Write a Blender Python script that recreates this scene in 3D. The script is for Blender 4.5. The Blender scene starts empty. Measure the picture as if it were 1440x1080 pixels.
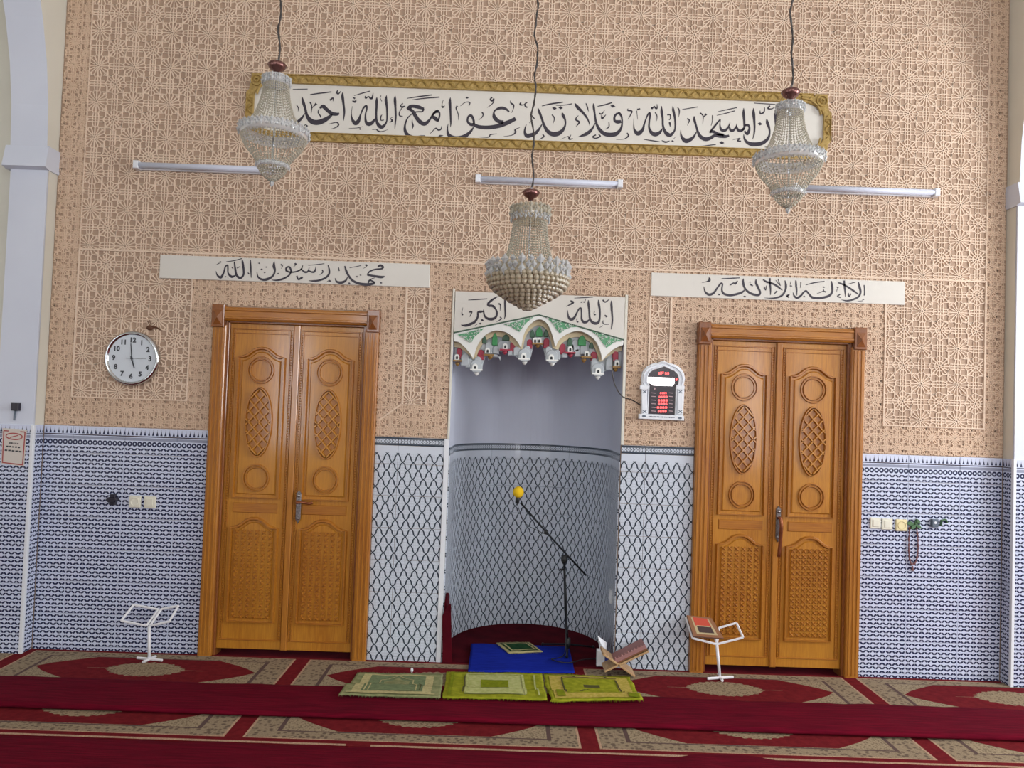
import bpy, math, random
from mathutils import Vector, Matrix, noise as mnoise
random.seed(7)
SC = bpy.context.scene
COL = SC.collection
PI = math.pi

# ------------------------------------------------------------------ camera
FPX, W0, H0 = 1080.0, 1440.0, 1080.0
CAM = Vector((0.0, -5.0, 1.648))
YAW, PIT, ROL = [math.radians(a) for a in (-0.267, 1.863, 2.028)]

def turn(d):
    x, y, z = d
    c, s = math.cos(PIT), math.sin(PIT)
    y, z = c*y - s*z, s*y + c*z
    c, s = math.cos(YAW), math.sin(YAW)
    return Vector((c*x - s*y, s*x + c*y, z))

cr, sr = math.cos(ROL), math.sin(ROL)
RIGHT, UP, FWD = turn((cr, 0, sr)), turn((-sr, 0, cr)), turn((0, 1, 0))
cd = bpy.data.cameras.new('camera'); cd.sensor_width = 36; cd.lens = FPX/W0*36; cd.clip_end = 100
co = bpy.data.objects.new('camera', cd); COL.objects.link(co)
co.matrix_world = Matrix(((RIGHT.x, UP.x, -FWD.x, CAM.x), (RIGHT.y, UP.y, -FWD.y, CAM.y), (RIGHT.z, UP.z, -FWD.z, CAM.z), (0, 0, 0, 1)))
SC.camera = co

# ------------------------------------------------------------------ light
def rgb(r, g, b):
    f = lambda v: (v/255/12.92) if v/255 <= 0.04045 else ((v/255+0.055)/1.055)**2.4
    return (f(r), f(g), f(b), 1.0)

SC.view_settings.view_transform = 'Standard'
SC.view_settings.look = 'None'
SC.view_settings.gamma = 1.0
SC.view_settings.use_curve_mapping = False
SC.view_settings.exposure = 0.0
wd = bpy.data.worlds.new('world'); SC.world = wd; wd.use_nodes = True
wd.node_tree.nodes['Background'].inputs[0].default_value = (0.75, 0.85, 1.0, 1)
wd.node_tree.nodes['Background'].inputs[1].default_value = 0.25

def area(name, loc, target, sx, sy, power, color):
    l = bpy.data.lights.new(name, 'AREA'); l.shape = 'RECTANGLE'; l.size = sx; l.size_y = sy
    l.energy = power; l.color = color
    o = bpy.data.objects.new(name, l); COL.objects.link(o); o.location = loc
    o.rotation_euler = (Vector(target)-Vector(loc)).to_track_quat('-Z', 'Y').to_euler()
    return o
# daylight entering by the windows of the hall (the windows themselves are built with the walls)
WINS = [  # name, centre, facing, width, height, power, colour
    ('daylight_aisle_right', (6.30, -2.6, 2.6), (-1, 0, 0), 2.2, 2.4, 250, (0.97, 0.98, 1.0)),
    ('daylight_aisle_right_rear', (6.30, -6.6, 2.6), (-1, 0, 0), 2.2, 2.4, 130, (0.97, 0.98, 1.0)),
    ('daylight_aisle_left', (-6.30, -5.2, 2.6), (1, 0, 0), 1.6, 2.2, 34, (0.9, 0.95, 1.0)),
    ('daylight_rear_right', (2.4, -9.75, 3.9), (0, 1, 0), 1.5, 2.0, 105, (0.98, 0.98, 1.0)),
    ('daylight_rear_left', (-2.2, -9.75, 3.9), (0, 1, 0), 1.5, 2.0, 60, (0.98, 0.98, 1.0)),
    ('daylight_rear_aisle_right', (5.1, -9.75, 1.95), (0, 1, 0), 1.1, 2.3, 62, (0.98, 0.98, 1.0)),
    ('daylight_rear_aisle_left', (-4.3, -9.75, 1.95), (0, 1, 0), 1.1, 2.3, 52, (0.98, 0.98, 1.0)),
]
for n, c, d, sx, sy, pw, colr in WINS:
    area(n, c, Vector(c)+Vector(d), sx, sy, pw, colr)

# ------------------------------------------------------------------ pixel to place
def ray(px, py):
    u, v = (px-W0/2)/FPX, -(py-H0/2)/FPX
    return turn((cr*u - sr*v, 1.0, sr*u + cr*v))
def P(px, py, Y=0.0):            # point on the plane y = Y
    d = ray(px, py); return CAM + d*((Y-CAM.y)/d.y)
def F(px, py, z=0.0):            # point on the plane z
    d = ray(px, py); return CAM + d*((z-CAM.z)/d.z)
def wx(px, py): p = P(px, py); return (p.x, p.z)

# ------------------------------------------------------------------ materials
class X:
    """socket arithmetic"""
    def __init__(s, nt, k): s.nt, s.k = nt, k
    def m(s, op, *o, clamp=False):
        n = s.nt.nodes.new('ShaderNodeMath'); n.operation = op; n.use_clamp = clamp
        for i, v in enumerate((s,)+o):
            if isinstance(v, X): s.nt.links.new(v.k, n.inputs[i])
            else: n.inputs[i].default_value = v
        return X(s.nt, n.outputs[0])
    def __add__(s, o): return s.m('ADD', o)
    __radd__ = __add__
    def __sub__(s, o): return s.m('SUBTRACT', o)
    def __rsub__(s, o): return (s*-1)+o
    def __mul__(s, o): return s.m('MULTIPLY', o)
    __rmul__ = __mul__
    def __truediv__(s, o): return s.m('DIVIDE', o)
    def abs(s): return s.m('ABSOLUTE')
    def frac(s): return s.m('FRACT')
    def sin(s): return s.m('SINE')
    def sqrt(s): return s.m('SQRT')
    def lt(s, o): return s.m('LESS_THAN', o)
    def gt(s, o): return s.m('GREATER_THAN', o)
    def max(s, o): return s.m('MAXIMUM', o)
    def min(s, o): return s.m('MINIMUM', o)
    def soft(s, edge, w):     # 1 below edge, 0 above edge+w
        n = s.nt.nodes.new('ShaderNodeMapRange'); s.nt.links.new(s.k, n.inputs[0])
        n.inputs[1].default_value = edge; n.inputs[2].default_value = edge+w; n.inputs[3].default_value = 1; n.inputs[4].default_value = 0
        return X(s.nt, n.outputs[0])

MATS = {}
def mat(name, col=(0.8, 0.8, 0.8, 1), rough=0.6, metal=0.0, spec=0.5, coat=0.0, emit=None, estr=0.0, sheen=0.0):
    m = bpy.data.materials.new(name); m.use_nodes = True; MATS[name] = m
    b = m.node_tree.nodes['Principled BSDF']
    b.inputs['Base Color'].default_value = col; b.inputs['Roughness'].default_value = rough
    b.inputs['Metallic'].default_value = metal; b.inputs['Specular IOR Level'].default_value = spec
    b.inputs['Coat Weight'].default_value = coat; b.inputs['Coat Roughness'].default_value = 0.12
    b.inputs['Sheen Weight'].default_value = sheen
    if emit: b.inputs['Emission Color'].default_value = emit; b.inputs['Emission Strength'].default_value = estr
    return m
def bs(m): return m.node_tree.nodes['Principled BSDF']
def nn(m, t): return m.node_tree.nodes.new(t)
def mixc(m, fac, a, b):
    n = nn(m, 'ShaderNodeMix'); n.data_type = 'RGBA'
    if isinstance(fac, X): m.node_tree.links.new(fac.k, n.inputs[0])
    else: n.inputs[0].default_value = fac
    for i, v in ((6, a), (7, b)):
        if isinstance(v, (tuple, list)): n.inputs[i].default_value = v
        else: m.node_tree.links.new(v, n.inputs[i])
    return n.outputs[2]
def noise(m, scale, detail=3, stretch=(1, 1, 1), src='Object'):
    tc = nn(m, 'ShaderNodeNewGeometry') if src == 'Position' else nn(m, 'ShaderNodeTexCoord')
    mp = nn(m, 'ShaderNodeMapping'); mp.inputs['Scale'].default_value = stretch
    m.node_tree.links.new(tc.outputs[src], mp.inputs[0])
    n = nn(m, 'ShaderNodeTexNoise'); n.inputs['Scale'].default_value = scale; n.inputs['Detail'].default_value = detail
    m.node_tree.links.new(mp.outputs[0], n.inputs['Vector'])
    return X(m.node_tree, n.outputs['Fac'])
def varied(name, c0, c1, scale=20, stretch=(1, 1, 1), lo=0.35, hi=0.65, bump=0.0, bscale=None, detail=3, **kw):
    m = mat(name, c0, **kw)
    f = noise(m, scale, detail, stretch, 'Position')
    g = f.soft(lo, hi-lo)
    m.node_tree.links.new(mixc(m, g, c0, c1), bs(m).inputs['Base Color'])
    if bump:
        h = noise(m, bscale or scale*3, 2, stretch, 'Position')
        bn = nn(m, 'ShaderNodeBump'); bn.inputs['Strength'].default_value = bump; bn.inputs['Distance'].default_value = 0.004
        m.node_tree.links.new(h.k, bn.inputs['Height']); m.node_tree.links.new(bn.outputs[0], bs(m).inputs['Normal'])
    return m

varied('plaster_base', rgb(178, 152, 130), rgb(168, 143, 123), 3, rough=0.85)
varied('plaster_rib', rgb(228, 206, 184), rgb(222, 199, 177), 4, rough=0.8)
varied('plaster_fine', rgb(217, 190, 165), rgb(209, 182, 157), 4, rough=0.85)
varied('cream_tone', rgb(222, 220, 208), rgb(216, 214, 202), 2, rough=0.75)
varied('bluish_white', rgb(214, 220, 233), rgb(208, 214, 228), 2, rough=0.7)
varied('niche_paint', rgb(206, 211, 226), rgb(200, 205, 220), 2, rough=0.55)
varied('ceiling_paint', rgb(235, 234, 228), rgb(228, 226, 220), 2, rough=0.8)
mat('board_white', rgb(216, 213, 205), 0.55)
varied('gold', rgb(180, 152, 88), rgb(152, 126, 68), 60, rough=0.45, metal=0.1, bump=0.3)
mat('ink', rgb(44, 38, 52), 0.45)
varied('maroon', rgb(106, 10, 34), rgb(84, 6, 27), 9, stretch=(0.6, 9, 4), rough=0.95, spec=0.08, bump=0.5, bscale=40)
varied('maroon_dark', rgb(82, 12, 25), rgb(64, 8, 20), 8, rough=0.95, spec=0.08)
varied('carpet_red', rgb(114, 30, 36), rgb(100, 24, 31), 30, rough=0.95, spec=0.08, bump=0.4, bscale=220)
varied('carpet_darkred', rgb(120, 18, 28), rgb(104, 14, 24), 40, rough=0.95, spec=0.08)
varied('carpet_line', rgb(196, 166, 140), rgb(158, 126, 104), 160, rough=0.95, spec=0.08)
mat('carpet_dark', rgb(84, 62, 58), 0.95)
varied('floor_red', rgb(92, 14, 26), rgb(76, 10, 22), 12, rough=0.95, spec=0.08)
varied('blue_mat', rgb(24, 44, 158), rgb(18, 34, 136), 12, stretch=(1, 8, 1), rough=0.85, spec=0.08)
mat('rubber_black', rgb(26, 28, 32), 0.5)
mat('steel_black', rgb(30, 34, 40), 0.35, metal=0.5)
mat('foam_yellow', rgb(232, 190, 20), 0.9)
mat('metal_white', rgb(232, 232, 236), 0.35)
mat('plastic_white', rgb(226, 230, 236), 0.3)
mat('plastic_cream', rgb(226, 224, 208), 0.35)
mat('plastic_yellowed', rgb(228, 216, 170), 0.35)
mat('plastic_black', rgb(34, 30, 44), 0.4)
mat('plastic_grey', rgb(92, 104, 118), 0.4)
mat('chrome', rgb(205, 208, 212), 0.12, metal=1.0)
varied('handle_metal', rgb(150, 146, 146), rgb(110, 104, 104), 90, rough=0.3, metal=0.8)
mat('copper', rgb(150, 92, 64), 0.3, metal=0.8)
mat('clock_face', rgb(206, 214, 222), 0.4)
mat('clock_ink', rgb(52, 56, 64), 0.5)
mat('tube_white', rgb(206, 212, 228), 0.35)
mat('tube_cap', rgb(226, 230, 236), 0.3)
mat('led_black', rgb(40, 30, 40), 0.25)
mat('led_white', (1, 1, 1, 1), 0.4, emit=(1.0, 0.93, 0.93, 1), estr=5.0)
mat('led_red', rgb(255, 90, 90), 0.4, emit=(1.0, 0.10, 0.10, 1), estr=3.2)
mat('led_dim', rgb(190, 160, 165), 0.5)
mat('wire', rgb(62, 58, 56), 0.5)
mat('crystal', rgb(214, 210, 194), 0.08, spec=0.9, coat=0.3)
mat('crystal_warm', rgb(206, 194, 168), 0.12, spec=0.9, coat=0.4)
mat('crystal_clear', rgb(226, 230, 232), 0.05, spec=1.0, coat=0.5)
for k_ in ('crystal', 'crystal_clear', 'crystal_warm'):
    bs(MATS[k_]).inputs['Transmission Weight'].default_value = 0.4 if k_ == 'crystal_warm' else 0.45; bs(MATS[k_]).inputs['IOR'].default_value = 1.4
mat('cup_metal', rgb(120, 84, 80), 0.25, metal=0.7)
mat('ornament_white', rgb(232, 234, 230), 0.5)
mat('ornament_cream', rgb(206, 192, 158), 0.6)
mat('ornament_grey', rgb(176, 183, 188), 0.55)
mat('ornament_red', rgb(160, 48, 70), 0.5)
mat('ornament_green', rgb(60, 142, 84), 0.5)
mat('ornament_darkgreen', rgb(62, 94, 74), 0.5)
mat('ornament_gold', rgb(140, 106, 50), 0.45)
mat('ornament_hole', rgb(40, 42, 44), 0.8)
mat('paper', rgb(208, 200, 192), 0.7)
mat('paper_white', rgb(228, 230, 236), 0.75)
mat('paper_red', rgb(164, 72, 72), 0.7)
mat('paper_ink', rgb(56, 58, 62), 0.7)
mat('packet_blue', rgb(44, 54, 128), 0.5)
varied('rug_sage', rgb(150, 152, 110), rgb(126, 132, 92), 30, rough=0.95, spec=0.08, bump=0.5, bscale=160)
varied('rug_sage_dark', rgb(122, 136, 100), rgb(104, 118, 86), 40, rough=0.95, spec=0.08)
varied('rug_sage_light', rgb(192, 182, 132), rgb(168, 160, 116), 60, rough=0.95, spec=0.08)
varied('rug_lime', rgb(160, 162, 44), rgb(134, 140, 34), 30, rough=0.95, spec=0.08, bump=0.5, bscale=160)
varied('rug_lime_pale', rgb(190, 192, 132), rgb(168, 174, 104), 40, rough=0.95, spec=0.08)
varied('rug_lime_deep', rgb(132, 140, 30), rgb(112, 124, 26), 40, rough=0.95, spec=0.08)
varied('rug_lime_tan', rgb(194, 172, 92), rgb(170, 156, 64), 50, rough=0.95, spec=0.08)
mat('rug_lime_line', rgb(74, 70, 22), 0.95)
varied('rug_green', rgb(36, 74, 44), rgb(28, 58, 36), 30, rough=0.95, spec=0.08)
varied('wood_pale', rgb(196, 164, 122), rgb(164, 126, 88), 12, stretch=(8, 1, 8), rough=0.5)
varied('wood_brown', rgb(104, 66, 48), rgb(80, 48, 38), 12, rough=0.5)
mat('book_pink', rgb(150, 106, 104), 0.7)
mat('book_brown', rgb(134, 88, 56), 0.5)
mat('book_red', rgb(186, 66, 44), 0.5)
mat('book_dark', rgb(60, 38, 36), 0.5)
mat('book_tan', rgb(178, 160, 120), 0.6)
mat('bead_brown', rgb(112, 66, 66), 0.4)
mat('leaf_green', rgb(74, 112, 74), 0.6)
mat('insect_brown', rgb(92, 56, 34), 0.6)
mat('window_glass', rgb(235, 240, 250), 0.2, emit=(0.85, 0.92, 1.0, 1), estr=1.2)

# patterned carpet ground (woven beige with small dark motifs)
def carpet_beige(name, c0, c1, s):
    m = mat(name, c0, 0.95, spec=0.08)
    vz = nn(m, 'ShaderNodeTexVoronoi'); vz.inputs['Scale'].default_value = s
    g = nn(m, 'ShaderNodeNewGeometry'); m.node_tree.links.new(g.outputs['Position'], vz.inputs['Vector'])
    f = X(m.node_tree, vz.outputs['Distance']).soft(0.30, 0.22)
    n2 = noise(m, 260, 2, (1, 1, 1), 'Position').soft(0.4, 0.25)
    m.node_tree.links.new(mixc(m, (f*0.75).max(n2*0.45), c0, c1), bs(m).inputs['Base Color'])
    return m
carpet_beige('carpet_beige', rgb(170, 153, 126), rgb(92, 78, 64), 75)
carpet_beige('carpet_border', rgb(164, 147, 121), rgb(74, 58, 54), 38)
carpet_beige('carpet_medal', rgb(166, 148, 120), rgb(88, 70, 58), 60)

# varnished wood
def wood(name, c0, c1, c2, stretch):
    m = mat(name, c0, 0.45, coat=0.7, spec=0.4)
    f = noise(m, 14, 5, stretch, 'Position')
    g = noise(m, 2.2, 2, (1, 1, 0.6), 'Position')
    a = mixc(m, f.soft(0.38, 0.3), c0, c1)
    m.node_tree.links.new(mixc(m, g.soft(0.4, 0.3)*0.5, a, c2), bs(m).inputs['Base Color'])
    bn = nn(m, 'ShaderNodeBump'); bn.inputs['Strength'].default_value = 0.08; bn.inputs['Distance'].default_value = 0.002
    m.node_tree.links.new(f.k, bn.inputs['Height']); m.node_tree.links.new(bn.outputs[0], bs(m).inputs['Normal'])
    return m
wood('wood_door', rgb(184, 122, 30), rgb(160, 98, 18), rgb(194, 136, 42), (9, 9, 0.7))
wood('wood_rail', rgb(172, 108, 26), rgb(146, 84, 18), rgb(180, 120, 36), (0.7, 9, 9))
wood('wood_casing', rgb(172, 110, 30), rgb(146, 84, 20), rgb(184, 124, 40), (9, 9, 0.6))
wood('wood_block', rgb(136, 78, 30), rgb(112, 60, 22), rgb(146, 88, 36), (6, 6, 2))
mat('wood_groove', rgb(112, 62, 16), 0.5)

# tile glazes; UV is metres along the wall, metres above the floor
def tile_mat(name, kind):
    m = mat(name, rgb(200, 205, 222), 0.18, spec=0.5, coat=0.2)
    uvn = nn(m, 'ShaderNodeUVMap'); sp = nn(m, 'ShaderNodeSeparateXYZ')
    m.node_tree.links.new(uvn.outputs[0], sp.inputs[0])
    u, v = X(m.node_tree, sp.outputs[0]), X(m.node_tree, sp.outputs[1])
    if kind == 'chain':
        cx = (u/0.042).frac()-0.5; cy = (v/0.0515).frac()-0.5
        r = (cx*cx + cy*cy*1.5).sqrt()
        ring = (r-0.39).abs().soft(0.105, 0.05)
        gap = cy.abs().gt(0.085)*cx.abs().gt(0.03).max(cy.abs().lt(0.30))
        core = r.soft(0.10, 0.05)*0.12
        eu = ((u/0.336).frac()-0.5).abs().lt(0.488); ev = (((v-0.030)/0.206).frac()-0.5).abs().lt(0.485)
        main = (ring*gap).max(core)*v.lt(1.316)*eu*ev
        fx = ((u/0.0265).frac()-0.5).abs(); fh = (v-1.392)/0.030
        fin = fx.lt((1.0-fh)*0.30)*fh.gt(0.0)*fh.lt(1.0)
        tip = fx.lt(0.05)*v.gt(1.40)*v.lt(1.43)*0.5
        line = (v-1.384).abs().lt(0.0035)
        band = (v-1.366).abs().lt(0.009)*0.55
        c2x = ((u/0.032).frac()-0.5); c2y = (v-1.335)/0.034
        ch = ((c2x*c2x+c2y*c2y).sqrt()-0.34).abs().lt(0.15)*(v-1.335).abs().lt(0.017)
        ink = main.max(fin).max(tip).max(line).max(band).max(ch)
        c0, c1 = rgb(204, 212, 234), rgb(38, 45, 78)
    else:
        p, q = 0.0685, 0.1065
        w = (v*(4*PI/q)).sin()*0.062
        la = ((u/p + v/q + w).frac()-0.5).abs(); lb = ((u/p - v/q - w).frac()-0.5).abs()
        lat = (la.min(lb)).soft(0.055, 0.03)
        lat = lat*v.lt(1.338)
        fil = (((u*(2*PI*3/p)).sin()*(v*(2*PI*3/q)).sin()).abs().soft(0.25, 0.3))*0.16*v.lt(1.33)
        d = (v-1.412).abs()
        cxx = ((u/0.02).frac()-0.5); cyy = (v-1.412)/0.028
        ring = ((cxx*cxx+cyy*cyy).sqrt()-0.30).abs().gt(0.12)
        bd = d.lt(0.026)*(d.gt(0.017).max(ring*0.8))
        ink = lat.max(bd).max(fil)
        c0, c1 = rgb(206, 214, 226), rgb(46, 58, 72)
    m.node_tree.links.new(mixc(m, ink, c0, c1), bs(m).inputs['Base Color'])
    return m
tile_mat('tile_chain', 'chain'); tile_mat('tile_ogee', 'ogee')
mat('grout', rgb(214, 218, 226), 0.7)
def M(k): return MATS[k]

# ------------------------------------------------------------------ mesh helpers
ORI = {}
class MB:
    def __init__(s): s.v, s.f, s.mi, s.uv = [], [], [], None
    def add(s, vs, fs, mi=0):
        o = len(s.v); s.v += [tuple(a) for a in vs]
        s.f += [tuple(i+o for i in f) for f in fs]; s.mi += [mi]*len(fs)
    def box(s, x0, x1, y0, y1, z0, z1, mi=0):
        s.add([(x0, y0, z0), (x1, y0, z0), (x1, y1, z0), (x0, y1, z0), (x0, y0, z1), (x1, y0, z1), (x1, y1, z1), (x0, y1, z1)],
              [(0, 3, 2, 1), (4, 5, 6, 7), (0, 1, 5, 4), (1, 2, 6, 5), (2, 3, 7, 6), (3, 0, 4, 7)], mi)
    def bbox(s, x0, x1, y0, y1, z0, z1, b, mi=0):     # front (low y) edges bevelled
        s.add([(x0, y1, z0), (x1, y1, z0), (x1, y1, z1), (x0, y1, z1), (x0, y0+b, z0), (x1, y0+b, z0), (x1, y0+b, z1), (x0, y0+b, z1),
               (x0+b, y0, z0+b), (x1-b, y0, z0+b), (x1-b, y0, z1-b), (x0+b, y0, z1-b)],
              [(0, 1, 2, 3), (8, 9, 10, 11)][1:] + [(0, 1, 5, 4), (1, 2, 6, 5), (2, 3, 7, 6), (3, 0, 4, 7), (4, 5, 9, 8), (5, 6, 10, 9), (6, 7, 11, 10), (7, 4, 8, 11), (3, 2, 1, 0)], mi)
    def prism(s, out, y0, y1, mi=0, inset=0.0):        # outline (x,z), front at y0, back at y1
        n = len(out)
        if inset:
            fr = offset(out, -inset)
            vs = [(x, y0, z) for x, z in fr] + [(x, y0+inset, z) for x, z in out] + [(x, y1, z) for x, z in out]
            fs = [tuple(range(n))] + [(i, i+n, (i+1) % n+n, (i+1) % n) for i in range(n)] + [(i+n, i+2*n, (i+1) % n+2*n, (i+1) % n+n) for i in range(n)]
        else:
            vs = [(x, y0, z) for x, z in out] + [(x, y1, z) for x, z in out]
            fs = [tuple(range(n)), tuple(range(2*n-1, n-1, -1))] + [(i, i+n, (i+1) % n+n, (i+1) % n) for i in range(n)]
        s.add(vs, fs, mi)
    def ribbon(s, pts, w, y0, y1=None, closed=False, mi=0):   # flat band along (x,z) line; y1: depth of sides
        n = len(pts); L = []; R = []
        for i in range(n):
            a = pts[i-1] if (i > 0 or closed) else pts[i]; b = pts[(i+1) % n] if (i < n-1 or closed) else pts[i]
            dx, dz = b[0]-a[0], b[1]-a[1]; l = math.hypot(dx, dz) or 1e-9
            ww = (w[i] if isinstance(w, (list, tuple)) else w)/2
            nx, nz = -dz/l*ww, dx/l*ww
            L.append((pts[i][0]+nx, pts[i][1]+nz)); R.append((pts[i][0]-nx, pts[i][1]-nz))
        m = n if closed else n-1
        if y1 is None:
            s.add([(x, y0, z) for x, z in L]+[(x, y0, z) for x, z in R], [(i, i+n, (i+1) % n+n, (i+1) % n) for i in range(m)], mi)
        else:
            vs = [(x, y0, z) for x, z in L]+[(x, y0, z) for x, z in R]+[(x, y1, z) for x, z in L]+[(x, y1, z) for x, z in R]
            fs = []
            for i in range(m):
                j = (i+1) % n
                fs += [(i, i+n, j+n, j), (i, j, j+2*n, i+2*n), (i+n, i+3*n, j+3*n, j+n)]
            s.add(vs, fs, mi)
    def bead_line(s, pts, w, y0, y1, closed=False, mi=0):     # half-round moulding: three facets
        n = len(pts); rows = [[], [], [], []]
        for i in range(n):
            a = pts[i-1] if (i > 0 or closed) else pts[i]; b = pts[(i+1) % n] if (i < n-1 or closed) else pts[i]
            dx, dz = b[0]-a[0], b[1]-a[1]; l = math.hypot(dx, dz) or 1e-9
            nx, nz = -dz/l, dx/l
            for k, (o, y) in enumerate(((0.5, y1), (0.22, y0), (-0.22, y0), (-0.5, y1))):
                rows[k].append((pts[i][0]+nx*w*o, y, pts[i][1]+nz*w*o))
        m = n if closed else n-1
        fs = []
        for k in range(3):
            for i in range(m):
                j = (i+1) % n; fs.append((k*n+i, (k+1)*n+i, (k+1)*n+j, k*n+j))
        s.add(rows[0]+rows[1]+rows[2]+rows[3], fs, mi)
    def tube(s, pts, r, n=6, mi=0, caps=True):
        pts = [Vector(p) for p in pts]; rings = []
        up = Vector((0.13, 0.31, 0.94))
        for i, p in enumerate(pts):
            d = (pts[min(i+1, len(pts)-1)]-pts[max(i-1, 0)]).normalized()
            a = d.cross(up); a = a.normalized() if a.length > 1e-4 else d.cross(Vector((1, 0, 0))).normalized()
            b = d.cross(a); rr = r[i] if isinstance(r, (list, tuple)) else r
            rings.append([p + a*math.cos(2*PI*k/n)*rr + b*math.sin(2*PI*k/n)*rr for k in range(n)])
        vs = [v for q in rings for v in q]; fs = []
        for i in range(len(pts)-1):
            for k in range(n): fs.append((i*n+k, i*n+(k+1) % n, (i+1)*n+(k+1) % n, (i+1)*n+k))
        if caps: fs += [tuple(range(n-1, -1, -1)), tuple(range((len(pts)-1)*n, len(pts)*n))]
        s.add(vs, fs, mi)
    def lathe(s, prof, c, n=24, mi=0, axis='z'):      # prof: (r, h)
        vs = []; fs = []
        for r, h in prof:
            for k in range(n):
                a = 2*PI*k/n
                vs.append((c[0]+r*math.cos(a), c[1]+r*math.sin(a), c[2]+h) if axis == 'z' else (c[0]+r*math.cos(a), c[1]+h, c[2]+r*math.sin(a)))
        for i in range(len(prof)-1):
            for k in range(n): fs.append((i*n+k, i*n+(k+1) % n, (i+1)*n+(k+1) % n, (i+1)*n+k))
        s.add(vs, fs, mi)
    def octa(s, c, r, h=None, mi=0):
        h = h or r; x, y, z = c
        s.add([(x+r, y, z), (x, y+r, z), (x-r, y, z), (x, y-r, z), (x, y, z+h), (x, y, z-h)],
              [(0, 1, 4), (1, 2, 4), (2, 3, 4), (3, 0, 4), (1, 0, 5), (2, 1, 5), (3, 2, 5), (0, 3, 5)], mi)
    def ball(s, c, r, n=10, mi=0, sq=(1, 1, 1)):
        prof = [(math.sin(PI*i/(n//2+1)), -math.cos(PI*i/(n//2+1))) for i in range(n//2+2)]
        vs = []; fs = []
        for a, h in prof:
            for k in range(n): vs.append((c[0]+r*sq[0]*a*math.cos(2*PI*k/n), c[1]+r*sq[1]*a*math.sin(2*PI*k/n), c[2]+r*sq[2]*h))
        for i in range(len(prof)-1):
            for k in range(n): fs.append((i*n+k, i*n+(k+1) % n, (i+1)*n+(k+1) % n, (i+1)*n+k))
        s.add(vs, fs, mi)
    def quad3(s, a, b, c, d, t, mi=0):                # slab from four 3D corners, thickness t along the normal
        a, b, c, d = map(Vector, (a, b, c, d)); n = (b-a).cross(d-a).normalized()*t
        s.add([a, b, c, d, a+n, b+n, c+n, d+n], [(3, 2, 1, 0), (4, 5, 6, 7), (0, 1, 5, 4), (1, 2, 6, 5), (2, 3, 7, 6), (3, 0, 4, 7)], mi)
    def build(s, name, mats, parent=None, smooth=False, origin=None):
        if isinstance(mats, str): mats = [mats]
        if parent is not None: o3 = ORI[parent.name]
        elif origin is not None: o3 = Vector(origin)
        else:
            xs, ys, zs = zip(*s.v); o3 = Vector(((min(xs)+max(xs))/2, (min(ys)+max(ys))/2, min(zs)))
        me = bpy.data.meshes.new(name)
        me.from_pydata([(x-o3.x, y-o3.y, z-o3.z) for x, y, z in s.v], [], s.f)
        for k in mats: me.materials.append(M(k))
        if len(mats) > 1: me.polygons.foreach_set('material_index', s.mi)
        if smooth: me.polygons.foreach_set('use_smooth', [True]*len(me.polygons))
        if s.uv is not None:
            l = me.uv_layers.new(name='uv')
            flat = [c for f in s.f for i in f for c in s.uv[i]]
            l.data.foreach_set('uv', flat)
        me.update()
        o = bpy.data.objects.new(name, me); COL.objects.link(o)
        if parent is not None: o.parent = parent
        else: o.location = o3
        ORI[o.name] = o3
        return o

def offset(out, d):            # move a closed outline along its normals (positive grows a counter-clockwise outline)
    n = len(out); ar = sum(out[i][0]*out[(i+1) % n][1]-out[(i+1) % n][0]*out[i][1] for i in range(n))
    sg = 1 if ar > 0 else -1; r = []
    for i in range(n):
        a, b, c = out[i-1], out[i], out[(i+1) % n]
        d1 = (b[0]-a[0], b[1]-a[1]); d2 = (c[0]-b[0], c[1]-b[1])
        l1 = math.hypot(*d1) or 1e-9; l2 = math.hypot(*d2) or 1e-9
        n1 = (d1[1]/l1, -d1[0]/l1); n2 = (d2[1]/l2, -d2[0]/l2)
        nx, nz = n1[0]+n2[0], n1[1]+n2[1]; l = math.hypot(nx, nz) or 1e-9
        nx, nz = nx/l, nz/l; k = max(0.5, nx*n1[0]+nz*n1[1])
        r.append((b[0]+sg*d*nx/k, b[1]+sg*d*nz/k))
    return r
def thing(name, label, cat, loc, group=None, kind=None):
    o = bpy.data.objects.new(name, None); o.empty_display_size = 0.05; COL.objects.link(o); o.location = loc
    ORI[o.name] = Vector(loc); tag(o, label, cat, group, kind); return o
def tag(o, label=None, cat=None, group=None, kind=None):
    if label: o['label'] = label
    if cat: o['category'] = cat
    if group: o['group'] = group
    if kind: o['kind'] = kind
    return o
def smooth_line(pts, sub=5, closed=False):
    n = len(pts)
    if n < 3 and not closed: 
        return [tuple(a + (b-a)*t/sub for a, b in zip(pts[0], pts[1])) for t in range(sub+1)]
    r = []
    for i in range(n if closed else n-1):
        p0 = pts[i-1] if (i > 0 or closed) else pts[0]; p1 = pts[i]; p2 = pts[(i+1) % n]
        p3 = pts[(i+2) % n] if (i+2 < n or closed) else pts[-1]
        for k in range(sub):
            t = k/sub
            r.append(tuple(0.5*((2*b)+(-a+c)*t+(2*a-5*b+4*c-d)*t*t+(-a+3*b-3*c+d)*t*t*t) for a, b, c, d in zip(p0, p1, p2, p3)))
    if not closed: r.append(tuple(pts[-1]))
    return r
def arc(cx, cz, rx, rz, a0, a1, n): return [(cx+rx*math.cos(math.radians(a0+(a1-a0)*i/n)), cz+rz*math.sin(math.radians(a0+(a1-a0)*i/n))) for i in range(n+1)]
def rect(x0, x1, z0, z1): return [(x0, z0), (x1, z0), (x1, z1), (x0, z1)]

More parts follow.
